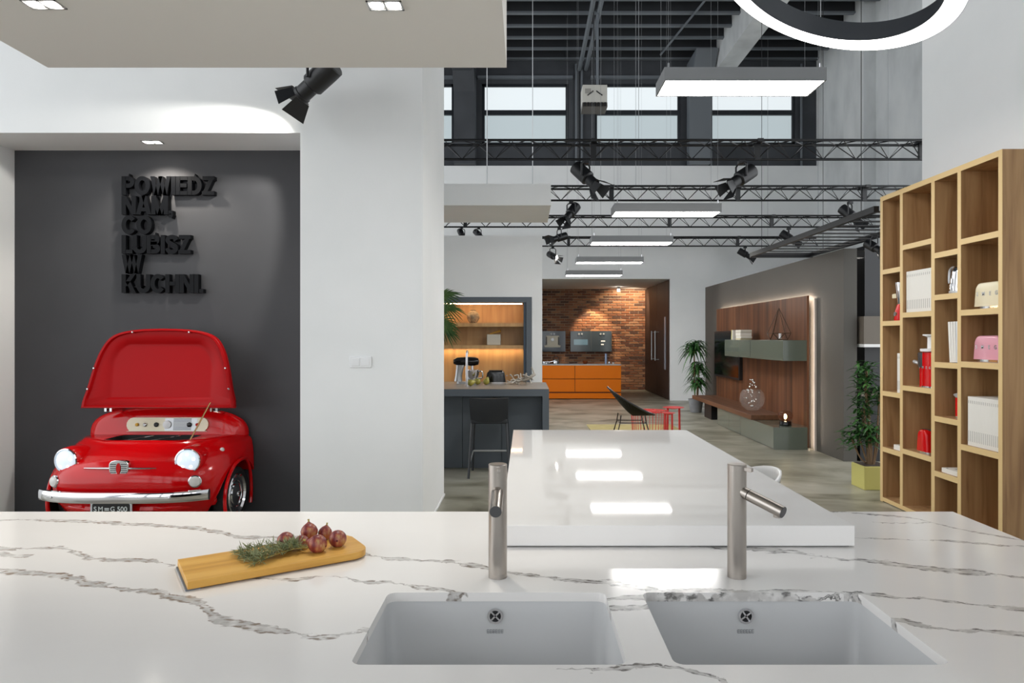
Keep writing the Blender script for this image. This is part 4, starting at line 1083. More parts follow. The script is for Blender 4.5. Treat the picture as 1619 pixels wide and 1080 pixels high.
def toaster(name, label, cat, loc, length, depth, height, m, face, lettering=True, rotz=0.0, group=None, base=None):
    """rounded toaster, long side along local x, front towards local -y"""
    t = thing(name, label, cat, loc, rotz, group)
    L2, D2 = length / 2, depth / 2
    def sec(y, g):
        a = L2 - g; hh = height - g; r = .055; pts = [(-a, .02), (a, .02)]
        for k in range(8): q = PI / 2 * k / 7; pts.append((a - r * .25 - r + r * math.cos(q) , hh - r + r * math.sin(q)))
        for k in range(8): q = PI / 2 + PI / 2 * k / 7; pts.append((-a + r * .25 + r + r * math.cos(q), hh - r + r * math.sin(q)))
        return [(p, y, z) for p, z in pts]
    ys = [(-D2, .016), (-D2 + .003, .008), (-D2 + .010, .002), (-D2 + .03, 0), (D2 - .03, 0), (D2 - .010, .002), (D2 - .003, .008), (D2, .016)]
    MB().loft([sec(y, g) for y, g in ys]).build('shell', m, t, local=True, angle=40)
    MB().prism(rrect(-L2 + .015, L2 - .015, -D2 + .012, D2 - .012, .03), lambda a, b, d: (a, b, d), 0, .03).build('base', CHROME, t, local=True)
    for s_ in (-1, 1): MB().box(-L2 * .7, L2 * .7, s_ * .035 - .014, s_ * .035 + .014, height - .004, height + .0015).build('slot', BLACK, t, local=True, smooth=False)
    if length > .2: MB().box(L2 - .002, L2 + .022, -.012, .012, height * .55, height * .62).build('lever', CHROME, t, local=True, bevel=.003)
    if lettering:
        for ch_, px in zip('SMEG', (-.34, -.12, .12, .34)):
            text_obj(ch_, .042, .002, CHROME, t, Matrix.Translation((px * length, -D2 - .001, height * .56)) @ Matrix.Rotation(PI / 2, 4, 'X'))
    return t
toaster('toaster', 'glossy black toaster on the grey island', 'toaster', (X(784, 8.9), 8.9, IT), .26, .17, .17, BLACKGLOSS, None, False)
PEAR = noisy('pear_skin', [(.3, srgb(126, 122, 44)), (.7, srgb(176, 162, 70))], nscale=20, rough=.5)
for i, (u, yy, az, tl, lab) in enumerate(((744, 8.38, .4, 1.4, 'green pear beside the tall island tap'), (755, 8.62, 2.6, 1.3, 'larger green pear in the middle of the three'), (769, 8.6, 1.1, .6, 'single green pear standing apart towards the toaster'))):
    r = .04
    t = thing('pear', lab, 'fruit', (X(u, yy), yy, IT), group='pears on the island')
    M = Matrix.Translation((0, 0, r + .001)) @ Matrix.Rotation(az, 4, 'Z') @ Matrix.Rotation(tl, 4, 'Y') @ Matrix.Diagonal((r, r, r, 1))
    MB().lathe([(0, -1), (.5, -.92), (.9, -.45), (1, 0), (.85, .5), (.55, 1.0), (.4, 1.35), (.25, 1.55), (0, 1.6)], 20, M).build('pear_body', PEAR, t, local=True, angle=80)
    MB().lathe([(.06, 1.55), (.05, 1.95)], 8, M).build('stem', BARK, t, local=True)
tx, ty = X(738, 8.3), 8.3
tf = thing('island_tap', 'tall slim steel tap on the grey island', 'tap', (tx, ty, IT))
MB().tube([(tx, ty, IT), (tx, ty, IT + .02)], .024, 16).build('base_ring', CHROME, tf)
MB().tube(catmull([(tx, ty, IT + .02), (tx, ty, IT + .2), (tx, ty, IT + .36), (tx, ty + .03, IT + .42), (tx, ty + .1, IT + .43), (tx, ty + .15, IT + .40)], 6), .0135, 12).build('neck', CHROME, tf)
dr = thing('driftwood_ornament', 'pale twisted driftwood ornament on the island end', 'ornament', (X(828, 8.7), 8.7, IT))
rr = random.Random(21); DW = noisy('bleached_driftwood', [(.3, srgb(150, 142, 130)), (.7, srgb(206, 200, 190))], nscale=14, rough=.8)
dx, dy = X(828, 8.7), 8.7
spine = catmull([(dx - .13, dy, IT + .03), (dx - .06, dy + .02, IT + .06), (dx + .01, dy, IT + .055), (dx + .08, dy - .02, IT + .09), (dx + .14, dy, IT + .13)], 5)
m = MB().tube(spine, .02, 8)
for k in range(20):
    p = Vector(rr.choice(spine)); d = Vector((rr.uniform(-1, 1), rr.uniform(-.8, .8), rr.uniform(-.5, 1))).normalized()
    pts = [p, p + d * .04, p + d * .07 + Vector((rr.uniform(-.02, .02), rr.uniform(-.02, .02), rr.uniform(-.01, .03))), p + d * rr.uniform(.09, .12)]
    pts = [Vector((q.x, q.y, max(q.z, IT + .0105))) for q in pts]
    m.tube(catmull(pts, 3), .009, 6)
m.tube([(dx - .08, dy, IT + .05), (dx - .1, dy - .05, IT + .011)], .01, 6).tube([(dx + .07, dy, IT + .08), (dx + .1, dy - .06, IT + .011)], .01, 6).tube([(dx + .02, dy, IT + .05), (dx + .03, dy + .07, IT + .011)], .01, 6)
m.build('branches', DW, dr)

# bar stool
sx0, sy0 = X(773, 7.55), 7.55
st = thing('bar_stool', 'black leather bar stool with low back at the grey island', 'stool', (sx0, 7.76, 0))
LE = mat('black_leather', srgb(34, 37, 42), .4)
rg = []
for z, yy, w in ((.62, 7.58, .205), (.70, 7.56, .21), (.80, 7.54, .215), (.885, 7.525, .218), (.892, 7.525, .218)):
    rg.append([(sx0 + w * t, yy + .012 - .02 * (1 - t * t), z - .008 * (1 - t * t) * (z > .88)) for t in [-1 + 2 * k / 12 for k in range(13)]] + [(sx0 + w * t, yy + .035 - .02 * (1 - t * t), z - .008 * (1 - t * t) * (z > .88)) for t in [1 - 2 * k / 12 for k in range(13)]])
MB().loft(rg).build('backrest', LE, st, angle=50)
MB().box(sx0 - .205, sx0 + .205, 7.58, 7.99, .60, .655).build('seat', LE, st, bevel=.012)
for s_ in (-1, 1):
    MB().tube([(sx0 + s_ * .192, 7.60, .62), (sx0 + s_ * .225, 7.53, 0)], .014, 4).build('leg', LE, st)
    MB().tube([(sx0 + s_ * .192, 7.97, .61), (sx0 + s_ * .215, 8.0, 0)], .014, 4).build('leg', LE, st)
MB().tube([(sx0 - .205, 7.985, .235), (sx0 + .205, 7.985, .235)], .012, 8).build('footrest', SILVER, st)
for s_ in (-1, 1): MB().tube([(sx0 + s_ * .21, 7.57, .18), (sx0 + s_ * .206, 7.985, .235)], .008, 6).build('side_rail', SILVER, st)

# ================================================================== ORANGE KITCHEN IN THE RECESS
ok = thing('orange_cabinet', 'bright orange kitchen cabinet row with drawers and a thin grey top', 'cabinet', (1.3, 17.7, 0))
OY = 17.35; OX1 = X(982, OY); OX0 = -.3
tzz = .885
MB().box(OX0, OX1, OY + .03, OY + .7, .1, tzz - .021).build('carcass', mat('drawer_gap_shade', srgb(110, 52, 6), .6), ok, smooth=False)  # carcass coloured dark to paint shade into the gaps between drawers
MB().box(OX0, OX1, OY + .008, OY + .7, .02, .155).build('plinth', ORANGE, ok, smooth=False)
xm = X(909, OY)
for a, b in ((OX0, xm - .007), (xm + .007, OX1)):
    for z0, z1 in ((.19, .51), (.526, .858)):
        MB().box(a, b, OY, OY + .025, z0, z1).build('drawer_front', ORANGE, ok, bevel=.002)
MB().box(OX0, OX1 + .005, OY - .005, OY + .71, tzz - .02, tzz).build('worktop', SILVER, ok, smooth=False)
def small_vase(u, h, r, m, lab, cat, prof, nm):
    x = X(u, OY + .35); return tag(MB().lathe([(a * r, b * h) for a, b in prof], 20, Matrix.Translation((x, OY + .35, tzz + .0005))).build(nm, m, origin=(x, OY + .35, tzz)), lab, cat)
small_vase(958, .27, .028, mat('blue_glaze', srgb(150, 168, 200), .3), 'slim pale blue bottle on the orange cabinet', 'bottle', [(.9, 0), (1, .05), (1, .95), (.8, 1), (.6, 1)], 'tall_bottle')
small_vase(963.5, .075, .03, CHROME, 'small chrome pot beside the blue bottle', 'pot', [(.8, 0), (1, .3), (.9, .7), (.4, .9), (.2, 1)], 'small_pot')
small_vase(969.5, .04, .03, WHITEPL, 'small white dish beside the chrome pot', 'dish', [(.5, 0), (.8, .3), (1, 1), (.9, 1), (.6, .4)], 'small_dish')
small_vase(925, .075, .07, mat('copper_bowl', srgb(150, 74, 34), .35, .5), 'brown bowl on the orange cabinet below the ovens', 'bowl', [(.4, 0), (.7, .2), (1, .9), (.95, 1), (.7, .4)], 'brown_bowl')
kt = thing('stovetop_kettle', 'dark steel kettle at the left of the orange cabinet', 'kettle', (X(879, OY + .35), OY + .35, tzz))
kx = X(879, OY + .35)
MB().lathe([(.07, 0), (.085, .02), (.08, .08), (.04, .125), (.0, .13)], 20, Matrix.Translation((kx, OY + .35, tzz + .001))).build('kettle_body', CHROME, kt)
MB().tube(catmull([(kx - .07, OY + .35, tzz + .09), (kx - .05, OY + .35, tzz + .19), (kx + .05, OY + .35, tzz + .19), (kx + .07, OY + .35, tzz + .09)], 5), .01, 8).build('kettle_handle', BLACK, kt)
pn = thing('saucepan', 'steel pan with a long handle on the orange cabinet', 'pan', (X(866, OY + .35), OY + .35, tzz))
kx = X(866, OY + .35)
MB().lathe([(.10, 0), (.105, .01), (.105, .06), (.1, .06), (.098, .012)], 24, Matrix.Translation((kx - .05, OY + .35, tzz + .001))).build('pan_body', CHROME, pn)
MB().tube([(kx + .05, OY + .33, tzz + .05), (kx + .2, OY + .25, tzz + .09)], .01, 8).build('pan_handle', CHROME, pn)
# built-in ovens on the brick wall
OVG = mat('oven_glass', srgb(52, 62, 72), .08)
def oven(u0, u1, label, kind):
    y = BY - .16; x0, x1, z0, z1 = X(u0, y), X(u1, y), Z(556, y), Z(523.5, y)
    t = thing('wall_oven', label, 'oven', (x0, y, z0))
    MB().box(x0, x1, y + .02, BY - .022, z0, z1).build('oven_casing', SLATE, t, smooth=False)
    if kind == 'coffee':
        MB().box(x0, x1, y, y + .019, z0, z1).build('glass_front', OVG, t, smooth=False)
        xm = (x0 + x1) / 2
        MB().box(xm - .2, xm + .2, y - .02, y - .0005, z0 + .14, z1 - .14).build('front_plate', mat('plate_ivory', srgb(222, 216, 196), .4), t, smooth=False)
        MB().box(xm - .24, xm + .24, y - .03, y - .0205, z0 + .13, z0 + .19).build('drip_tray', mat('plate_ivory', srgb(222, 216, 196), .4), t, smooth=False)
        for s_ in (-1, 1): MB().box(xm + s_ * .18 - .015, xm + s_ * .18 + .015, y - .025, y - .0205, z0 + .2, z1 - .17).build('grip', BLACK, t, smooth=False)
        lamps = [xm - .04, xm + .05]
        MB().lathe([(.05, 0), (.05, .03)], 16, Matrix.Translation((xm, y - .021, z0 + .36)) @ Matrix.Rotation(PI / 2, 4, 'X')).build('outlet', SILVER, t)
    else:
        xm = x0 + (x1 - x0) * .5
        MB().box(x0, xm - .006, y, y + .019, z0, z1).build('glass_front', OVG, t, smooth=False)
        MB().box(xm + .006, x1, y, y + .019, z0, z1).build('glass_front', OVG, t, smooth=False)
        lamps = [x0 + .25, x0 + .34, x1 - .33, x1 - .24]
        MB().box(xm + .3, xm + .42, y - .004, y - .0005, z0 + .3, z0 + .33).box(xm + .3, xm + .38, y - .004, y - .0005, z0 + .2, z0 + .23).build('display', mat('display_glow', srgb(200, 190, 170), .4, emit=(1, .9, .75, 1), strength=.5), t, smooth=False)
        MB().box(x0 + .1, xm - .1, y - .003, y - .0005, z0 + .2, z1 - .25).build('window', mat('oven_window', srgb(92, 122, 146), .05), t, smooth=False)
    for lx in lamps: MB().lathe([(.03, 0), (.028, .025), (.001, .03)], 12, Matrix.Translation((lx, y - .001, z1 - .09)) @ Matrix.Rotation(PI / 2, 4, 'X')).build('knob', SILVER, t)
oven(853, 894, 'built-in coffee machine with an ivory front on the brick wall', 'coffee')
oven(902, 967, 'wide twin glass oven on the brick wall', 'twin')
# recess ceiling spot
rs = thing('ceiling_spot', 'small lit ceiling spot in front of the brick wall', 'lamp', (X(978, 19.6), 19.6, 3.03))
MB().lathe([(.05, 0), (.05, -.02), (.02, -.03), (.02, -.06)], 16, Matrix.Translation((X(978, 19.6), 19.6, 3.029))).build('mount', BLACK, rs)
MB().sphere((X(978, 19.6), 19.6, 2.93), .045, 14, 10).build('bulb', LAMPGLOW, rs)
light_spot('wall_wash', (2.05, 19.75, 2.98), (2.05, 20.6, 1.55), 150, 56, .5, (1, .8, .52), .03, rs)
light_spot('corner_wash', (3.1, 19.6, 2.9), (3.2, 20.6, 2.2), 80, 120, .6, (1, .82, .58), .05, rs)

# ================================================================== MEDIA WALL
MX = 3.93
mp_ = thing('walnut_backdrop', 'tall walnut veneer panel with a warm glowing edge on the grey wall', 'panel', (3.97, 11.7, .3))
seams = [9.51, 10.63, 11.75, 12.87, 14.0]
for a, b in zip(seams, seams[1:]):
    MB().box(MX, MX + .03, a + .0015, b - .0015, .02, 2.145).build('veneer_board', WALNUT, mp_, smooth=False)
MB().box(MX + .03, 4.016, 9.70, 13.9, .02, 2.0).build('backing', BLACK, mp_, smooth=False)
MB().box(3.9605, 3.968, 9.55, 13.96, 2.105, 2.122).build('led_strip', HALOLED, mp_, smooth=False)
MB().box(3.9605, 3.966, 9.532, 9.546, .02, 2.11).build('led_strip', HALOLED, mp_, smooth=False)
MB().box(3.99, 4.0165, 9.40, 9.43, .0, 2.1).build('edge_channel', mat('channel_white', srgb(214, 206, 196), .5), mp_, smooth=False)
tv = thing('tv_screen', 'large black flat television on the walnut panel', 'television', (3.9, 12.9, .78))
MB().box(3.865, 3.929, 12.31, 13.94, .79, 1.69).build('cabinet', BLACK, tv, bevel=.004)
MB().box(3.861, 3.8645, 12.35, 13.90, .83, 1.66).build('screen', BLACKGLOSS, tv, smooth=False)
fs = thing('floating_shelf', 'long sage green gloss shelf box floating on the walnut panel', 'shelf', (3.76, 10.9, 1.233))
MB().box(3.596, 3.9295, 9.51, 12.29, 1.235, 1.524).build('shelf_box', SAGE, fs, bevel=.003)
MB().box(3.5945, 3.5955, 10.88, 10.886, 1.24, 1.52).build('front_seam', BLACK, fs, smooth=False)
lb = thing('low_cabinet', 'low sage green gloss cabinet on the floor under the walnut bench', 'cabinet', (3.7, 10.8, 0))
for a, b in ((9.49, 10.92), (10.925, 11.55), (11.555, 12.25)):
    MB().box(3.455, 3.47, a, b, .02, .311).build('door', SAGE, lb, smooth=False)
MB().box(3.471, 3.9295, 9.492, 12.248, .0, .311).build('carcass', SAGE, lb, smooth=False)
be = thing('media_bench', 'thick walnut bench shelf running along the media wall', 'bench', (3.65, 12.1, .313))
MB().box(3.43, 3.9295, 10.35, 14.0, .3125, .386).build('bench_top', WALNUT_Y, be, bevel=.003)
MB().box(3.55, 3.92, 13.0, 13.5, 0, .312).build('support_panel', BLACK, be, smooth=False)

# objects on the media wall
cols = [srgb(214, 204, 170), srgb(232, 228, 218), srgb(226, 220, 206), srgb(238, 234, 226), srgb(210, 204, 190), srgb(230, 226, 214)]
z = 1.5245
for k in range(6):
    yy = 11.62 + rr.uniform(-.02, .02); h = .028
    b = thing('book', ['white book at the bottom of the shelf stack', 'white book second in the shelf stack', 'white book third in the shelf stack', 'white book fourth in the shelf stack', 'white book fifth in the shelf stack', 'white book on top of the shelf stack'][k], 'book', (3.72, yy, z), group='books stacked on the sage shelf')
    MB().box(3.63, 3.82, yy - .13, yy + .13, z + .0002, z + h).build('cover', mat('book_cover_%s' % 'abcdef'[k], cols[k], .6), b, smooth=False)
    z += h + .0002
for k, (yy, tl) in enumerate(((11.99, .10), (11.93, .06))):
    b = thing('book', ['pale yellow book leaning at the far end of the sage shelf', 'cream book leaning against the shelf stack'][k], 'book', (3.72, yy, 1.5242), group='books leaning on the sage shelf')
    M = Matrix.Translation((3.63, yy, 1.5245)) @ Matrix.Rotation(tl, 4, 'X')
    MB().box(0, .17, .0, .03, 0.0, .17, M=M).build('cover', mat('book_lemon', srgb(214, 206, 150), .6) if k == 0 else PAPER, b, smooth=False)
wy = 10.05; wx = 3.74; wz = 1.5245
wf = thing('wire_pyramid', 'dark wire pyramid sculpture on the sage shelf', 'ornament', (wx, wy, wz))
base = [(wx + .13 * math.cos(a), wy + .19 * math.sin(a), wz + .005) for a in [2 * PI * k / 6 for k in range(6)]]
mid = [(wx + .15 * math.cos(a + .5), wy + .24 * math.sin(a + .5), wz + .10) for a in [2 * PI * k / 6 for k in range(6)]]
apex = (wx, wy, wz + .47)
WM = mat('dark_bronze_wire', srgb(62, 52, 40), .4, .6)
m = MB()
for k in range(6):
    m.tube([base[k], base[(k + 1) % 6]], .004, 6).tube([mid[k], mid[(k + 1) % 6]], .004, 6).tube([mid[k], apex], .004, 6).tube([base[k], mid[k]], .004, 6).tube([base[(k + 1) % 6], mid[k]], .004, 6)
m.build('wire_frame', WM, wf)
MB().tube([(wx, wy - .05, wz + .02), (wx, wy - .05, wz + .1)], .02, 10).build('tea_light', WHITEPL, wf)
gv = thing('glass_bubble_vase', 'clear glass globe vase of glass bubbles on the walnut bench', 'vase', (3.68, 11.0, .386))
vx, vy_, vz = 3.66, 11.0, .387
prof = [(.07, 0), (.1, .01), (.17, .08), (.20, .18), (.19, .27), (.14, .34), (.135, .34), (.185, .27), (.195, .18), (.165, .085), (.095, .015), (.06, .006)]
MB().lathe(prof, 28, Matrix.Translation((vx, vy_, vz))).build('globe', mat('thin_glass', srgb(235, 238, 236), .03, alpha=.06), gv)
rq = random.Random(4); m = MB()
for k in range(34):
    a = rq.uniform(0, 2 * PI); rad = rq.uniform(0, .13); h = rq.uniform(.03, .48); 
    if h > .3: rad *= .55
    m.sphere((vx + rad * math.cos(a), vy_ + rad * 1.1 * math.sin(a), vz + .02 + h), rq.uniform(.010, .021), 10, 7)
m.build('glass_bubbles', mat('silver_glass', srgb(225, 226, 222), .08, .85), gv)
gl = thing('globe_lamp', 'amber glass globe lamp with glowing bulb on the low cabinet', 'lamp', (3.72, 9.8, .312))
lx, ly, lz = 3.72, 9.75, .3115
MB().lathe([(.075, 0), (.085, .01), (.08, .055), (.06, .062), (.001, .062)], 28, Matrix.Translation((lx, ly, lz))).build('base', BLACKGLOSS, gl)
MB().lathe([(.06, .055), (.092, .09), (.104, .13), (.095, .17), (.06, .205), (.001, .215)], 28, Matrix.Translation((lx, ly, lz)), cap=False).build('shade', mat('amber_smoke_glass', srgb(70, 38, 20), .05, alpha=.45), gl)
MB().sphere((lx, ly, lz + .12), .02, 12, 10, (1, 1, 1.9)).build('bulb', mat('filament_glow', (1, 1, 1, 1), .4, emit=(1, .72, .34, 1), strength=22.0), gl)

# things behind the media wall, seen past the bookcase
wd = thing('dark_wardrobe', 'tall black wardrobe front behind the bookcase', 'wardrobe', (5.2, 9.4, 0))
MB().box(4.48, 4.86, 9.0, 9.6, 0, 2.77).build('door', mat('black_lacquer', srgb(20, 21, 25), .3), wd, smooth=False)
MB().box(4.865, 6.2, 9.03, 9.6, 0, 2.77).build('side_door', mat('graphite_lacquer', srgb(46, 48, 54), .3), wd, smooth=False)
bp2 = tag(MB().box(4.55, 4.95, 10.1, 10.2, 0, 2.42).box(4.52, 4.98, 10.09, 10.21, 0, .08).build('wood_sample_panel', DARKWOOD, origin=(4.7, 10.15, 0), smooth=False), 'dark brown wood panel standing behind the media wall', 'panel')
hood = thing('wall_unit', 'taupe wall cupboard with a white lower edge beside the bookcase', 'cabinet', (4.6, 8.3, 1.4))
MB().box(X(1366, 8.5), 5.2, 8.5, 8.99, Z(544, 8.5), Z(500, 8.5)).build('cupboard', mat('taupe_laminate', srgb(110, 102, 92), .5), hood, smooth=False)
MB().box(X(1366, 8.5), 5.2, 8.495, 8.99, Z(549, 8.5), Z(544.2, 8.5)).build('light_edge', WHITEPL, hood, smooth=False)
sbd = thing('base_unit', 'low taupe base cabinet behind the leafy plant', 'cabinet', (4.7, 8.7, 0))
MB().box(X(1360, 8.6), 5.2, 8.6, 8.99, 0, .82).build('carcass', BLACK, sbd, smooth=False)
MB().box(X(1360, 8.6), 5.2, 8.57, 8.99, .821, .87).build('worktop', mat('taupe_laminate', srgb(110, 102, 92), .5), sbd, smooth=False)

# ================================================================== PLANTS
def blade(m, p, d, ln, w, droop, rnd, flat=None):
    d = Vector(d).normalized(); side = d.cross(Vector(flat) if flat else Vector((0, 0, 1)))
    side = side.normalized() if side.length > .05 else Vector((1, 0, 0))
    pts = []
    for k in range(5):
        t = k / 4; q = Vector(p) + d * ln * t + Vector((0, 0, -droop * ln * t * t))
        ww = w * (1 - t) ** .6 * (.5 + 1.2 * t if t < .4 else 1) * (.98 if t < 1 else 0)
        pts.append((q - side * ww * .5, q + Vector((0, 0, -ww * .18)), q + side * ww * .5))
    vs = [v for tr in pts for v in tr]; fs = []
    for k in range(4):
        for j in range(2): fs.append((k * 3 + j, k * 3 + j + 1, k * 3 + j + 4, k * 3 + j + 3))
    m.add(vs, fs)
def crown(c, n, ln, w, rnd, up=.6, droop=.9, spread=.05):
    m = MB()
    for k in range(n):
        a = 2 * PI * rnd.random(); e = rnd.uniform(-.35, 1.0) * up + .1
        p = Vector(c) + Vector((rnd.uniform(-1, 1) * spread, rnd.uniform(-1, 1) * spread, rnd.uniform(-1.6, 1) * spread))
        blade(m, p, (math.cos(a), math.sin(a), e), ln * rnd.uniform(.65, 1.1), w, droop * rnd.uniform(.6, 1.2), rnd)
    return m
def dracaena(x, y, label):
    t = thing('potted_dracaena', label, 'plant', (x, y, 0)); rnd = random.Random(8)
    MB().lathe([(.105, 0), (.12, .02), (.155, .27), (.16, .28), (.145, .28), (.14, .25)], 28, Matrix.Translation((x, y, 0))).build('pot', noisy('grey_zinc_pot', [(.3, srgb(138, 140, 146)), (.7, srgb(164, 166, 172))], nscale=6, rough=.5), t)
    MB().lathe([(.001, .245), (.141, .245)], 20, Matrix.Translation((x, y, 0)), cap=False).build('soil', mat('soil', srgb(58, 46, 38), .9), t)
    for (ox, oy, h, n, ln) in ((-.03, 0, 1.40, 120, .37), (.06, .02, .97, 80, .31), (.02, -.04, .68, 70, .30)):
        MB().tube([(x + ox * .6, y + oy, .24), (x + ox, y + oy, h * .6), (x + ox * 1.2, y + oy, h)], .016, 8).build('cane', BARK, t)
        stuff(crown((x + ox * 1.2, y + oy, h), n, ln, .06, rnd, .9, .95, .08).build('leaf_crown', LEAF, t, angle=80))
dracaena(3.585, 14.32, 'tall dracaena plant in a grey zinc pot at the far end of the walnut bench')
def bushy(x, y, label):
    t = thing('potted_shrub', label, 'plant', (x, y, 0)); rnd = random.Random(18)
    MB().prism(rrect(-.14, .14, -.14, .14, .01), lambda a, b, d: (x + a, y + b, d), 0, .24).build('pot', mat('lime_planter', srgb(196, 190, 112), .6), t, bevel=.006)
    MB().prism(rrect(-.125, .125, -.125, .125, .01), lambda a, b, d: (x + a, y + b, d), .24, .243).build('soil', mat('soil', srgb(58, 46, 38), .9), t, smooth=False)
    heads = []
    for k in range(13):
        h = rnd.uniform(.42, 1.25); a = rnd.uniform(0, 2 * PI); rad = rnd.uniform(.05, .2) * (1.1 - .3 * h)
        c = (x + rad * math.cos(a) - .02, y + rad * math.sin(a), h); heads.append(c)
        MB().tube(catmull([(x + .03 * math.cos(a), y + .03 * math.sin(a), .24), (x + .6 * rad * math.cos(a), y + .6 * rad * math.sin(a), h * .6), c], 4), .009, 6).build('stem', BARK, t)
    for c in heads: stuff(crown(c, 40, .15, .042, rnd, .9, .5, .075).build('leaf_crown', LEAF, t, angle=80))
bushy(3.60, 7.10, 'bushy green shrub in a lime planter beside the bookcase')
pt = thing('potted_palm', 'feathery palm leaning out from behind the white pillar', 'plant', (-1.36, 9.38, 0)); rnd = random.Random(2)
px, py = -1.36, 9.38
MB().lathe([(.14, 0), (.16, .02), (.19, .33), (.175, .33), (.17, .3)], 24, Matrix.Translation((px, py, 0))).build('pot', WHITEPL, pt)
MB().tube([(px, py, .28), (px, py, 1.25)], .03, 8).build('trunk', BARK, pt)
for k, (tip, dirn, n) in enumerate((((-1.17, 9.34, 2.12), (1, 0, .25), 15), ((-1.16, 9.42, 1.98), (1, .05, -.1), 15), ((-1.20, 9.30, 1.80), (1, -.05, -.3), 15), ((-1.16, 9.40, 1.70), (1, 0, -.45), 13), ((-1.55, 9.3, 2.1), (-.8, -.2, .3), 13), ((-1.6, 9.42, 1.8), (-1, .05, -.2), 13), ((-1.38, 9.2, 2.2), (-.1, -.5, .7), 13))):
    tip = Vector(tip); d0 = Vector(dirn).normalized(); base_ = Vector((px, py, 1.25))
    m = MB().tube(catmull([base_, base_ + Vector((0, 0, .3)), tip + Vector((0, 0, .02)), tip + d0 * .12], 5), .006, 5)
    for j in range(n):
        f = -1 + 2 * j / (n - 1); ang = f * 1.15
        dv = (d0 * math.cos(ang) + Vector((0, .25 * (1 if j % 2 else -1), 1)) * math.sin(ang)).normalized()
        blade(m, tip + d0 * .12 * (1 - abs(f)), dv, rnd.uniform(.18, .27), .034, .35, rnd, (rnd.uniform(-.3, .3), 1, .35))
    m.build('frond', PALMLEAF, pt, angle=80)

# ================================================================== LOUNGE: wire chair, red tables, rug
ru = tag(MB().prism(rrect(1.1, 2.62, 9.3, 12.2, .02), lambda a, b, d: (a, b, d), .0, .012).build('area_rug', noisy('ochre_rug', [(.3, srgb(160, 146, 96)), (.7, srgb(186, 172, 120))], scale=(1, 8, 1), nscale=6, rough=.95), origin=(2.1, 10.7, 0), smooth=False), 'flat ochre yellow rug under the red tables', 'rug')
cx, cy, FZ = 1.55, 10.0, .0165
wc = thing('wire_chair', 'black wire shell lounge chair on thin legs behind the white slab', 'chair', (cx, cy, FZ))
def shellpt(s, t):
    # s around the rim (0..1), t from the seat centre (0) to the rim (1); chair opens to the right
    a = 2 * PI * s; c = math.cos(a); sn = math.sin(a)
    rimx = .34 * c; rimy = .34 * sn; rimz = .64 - .20 * c - (.04 * abs(sn))
    k = t ** .62
    return Vector((cx + rimx * t + (.03 - .03 * t), cy + rimy * t, .42 + (rimz - .42) * k ** 2.0))
m = MB()
for i in range(40):
    m.tube([shellpt(i / 40, t) for t in (.12, .3, .5, .7, .85, 1)], .0045, 5)
for t in (.12, .25, .38, .5, .6, .7, .8, .9): m.tube([shellpt(k / 40, t) for k in range(40)], .0045, 5, closed=True)
stuff(m.build('wire_mesh', BLACK, wc))
MB().tube([shellpt(k / 40, 1) for k in range(40)], .011, 8, closed=True).build('rim', BLACK, wc)
m = MB(); pts = []
rings = [[tuple(shellpt(k / 32, t) + Vector((0, 0, -.006))) for k in range(32)] for t in (.02, .2, .4, .6, .8, .97)]
o = MB().loft(rings, False, False).build('shell_liner', mat('black_net', srgb(10, 12, 15), .6, spec=.15), wc, angle=80)
fe = [(-.22, -.2), (.24, -.2), (.24, .2), (-.22, .2)]
for a, b in fe: MB().tube([(cx + a * .75, cy + b * .8, .44), (cx + a * .82, cy + b * .85, .33), (cx + a * 1.2, cy + b * 1.15, FZ)], .0085, 6).build('leg', BLACK, wc)
MB().tube([(cx + a * .82, cy + b * .85, .33) for a, b in fe], .007, 6, closed=True).build('leg_frame', BLACK, wc)
REDM = mat('coral_red_metal', srgb(208, 52, 52), .4)
def wire_table(x, y, r, h, label, kind):
    t = thing('wire_side_table', label, 'table', (x, y, FZ), group='red wire side tables')
    if kind == 'drum':
        for zz in (FZ + .006, h): MB().tube([(x + r * math.cos(a), y + r * math.sin(a), zz) for a in [2 * PI * k / 40 for k in range(40)]], .006, 6, closed=True).build('hoop', REDM, t)
        for k in range(36):
            a = 2 * PI * k / 36; MB().tube([(x + r * .93 * math.cos(a), y + r * .93 * math.sin(a), FZ + .006), (x + r * math.cos(a), y + r * math.sin(a), h)], .003, 5).build('wire', REDM, t)
        m = MB()
        for q in (.2, .4, .6, .8): m.tube([(x + r * q * math.cos(a), y + r * q * math.sin(a), FZ + .006) for a in [2 * PI * k / 28 for k in range(28)]], .003, 4, closed=True).tube([(x + r * q * math.cos(a), y + r * q * math.sin(a), h) for a in [2 * PI * k / 28 for k in range(28)]], .003, 4, closed=True)
        for k in range(12):
            a = 2 * PI * k / 12; m.tube([(x, y, h), (x + r * math.cos(a), y + r * math.sin(a), h)], .003, 4).tube([(x, y, FZ + .006), (x + r * .93 * math.cos(a), y + r * .93 * math.sin(a), FZ + .006)], .003, 4)
        m.build('spokes', REDM, t)
    else:
        MB().lathe([(r * .3, h - .03), (r * .5, h - .018), (r, h - .004), (r, h), (r * .94, h), (.001, h - .002)], 32, Matrix.Translation((x, y, 0))).build('tray_top', REDM, t)
        for k in range(4):
            a = 2 * PI * k / 4 + .5; MB().tube([(x + r * .75 * math.cos(a), y + r * .75 * math.sin(a), h - .01), (x + r * .8 * math.cos(a), y + r * .8 * math.sin(a), FZ)], .011, 8).build('leg', REDM, t)
wire_table(2.00, 10.95, .295, .385, 'round red wire drum table beside the black wire chair', 'drum')
wire_table(2.46, 11.3, .175, .41, 'small red tray table right of the wire drum table', 'tray')
wire_table(2.22, 10.55, .10, .40, 'small red pedestal tray in front of the wire drum table', 'tray')

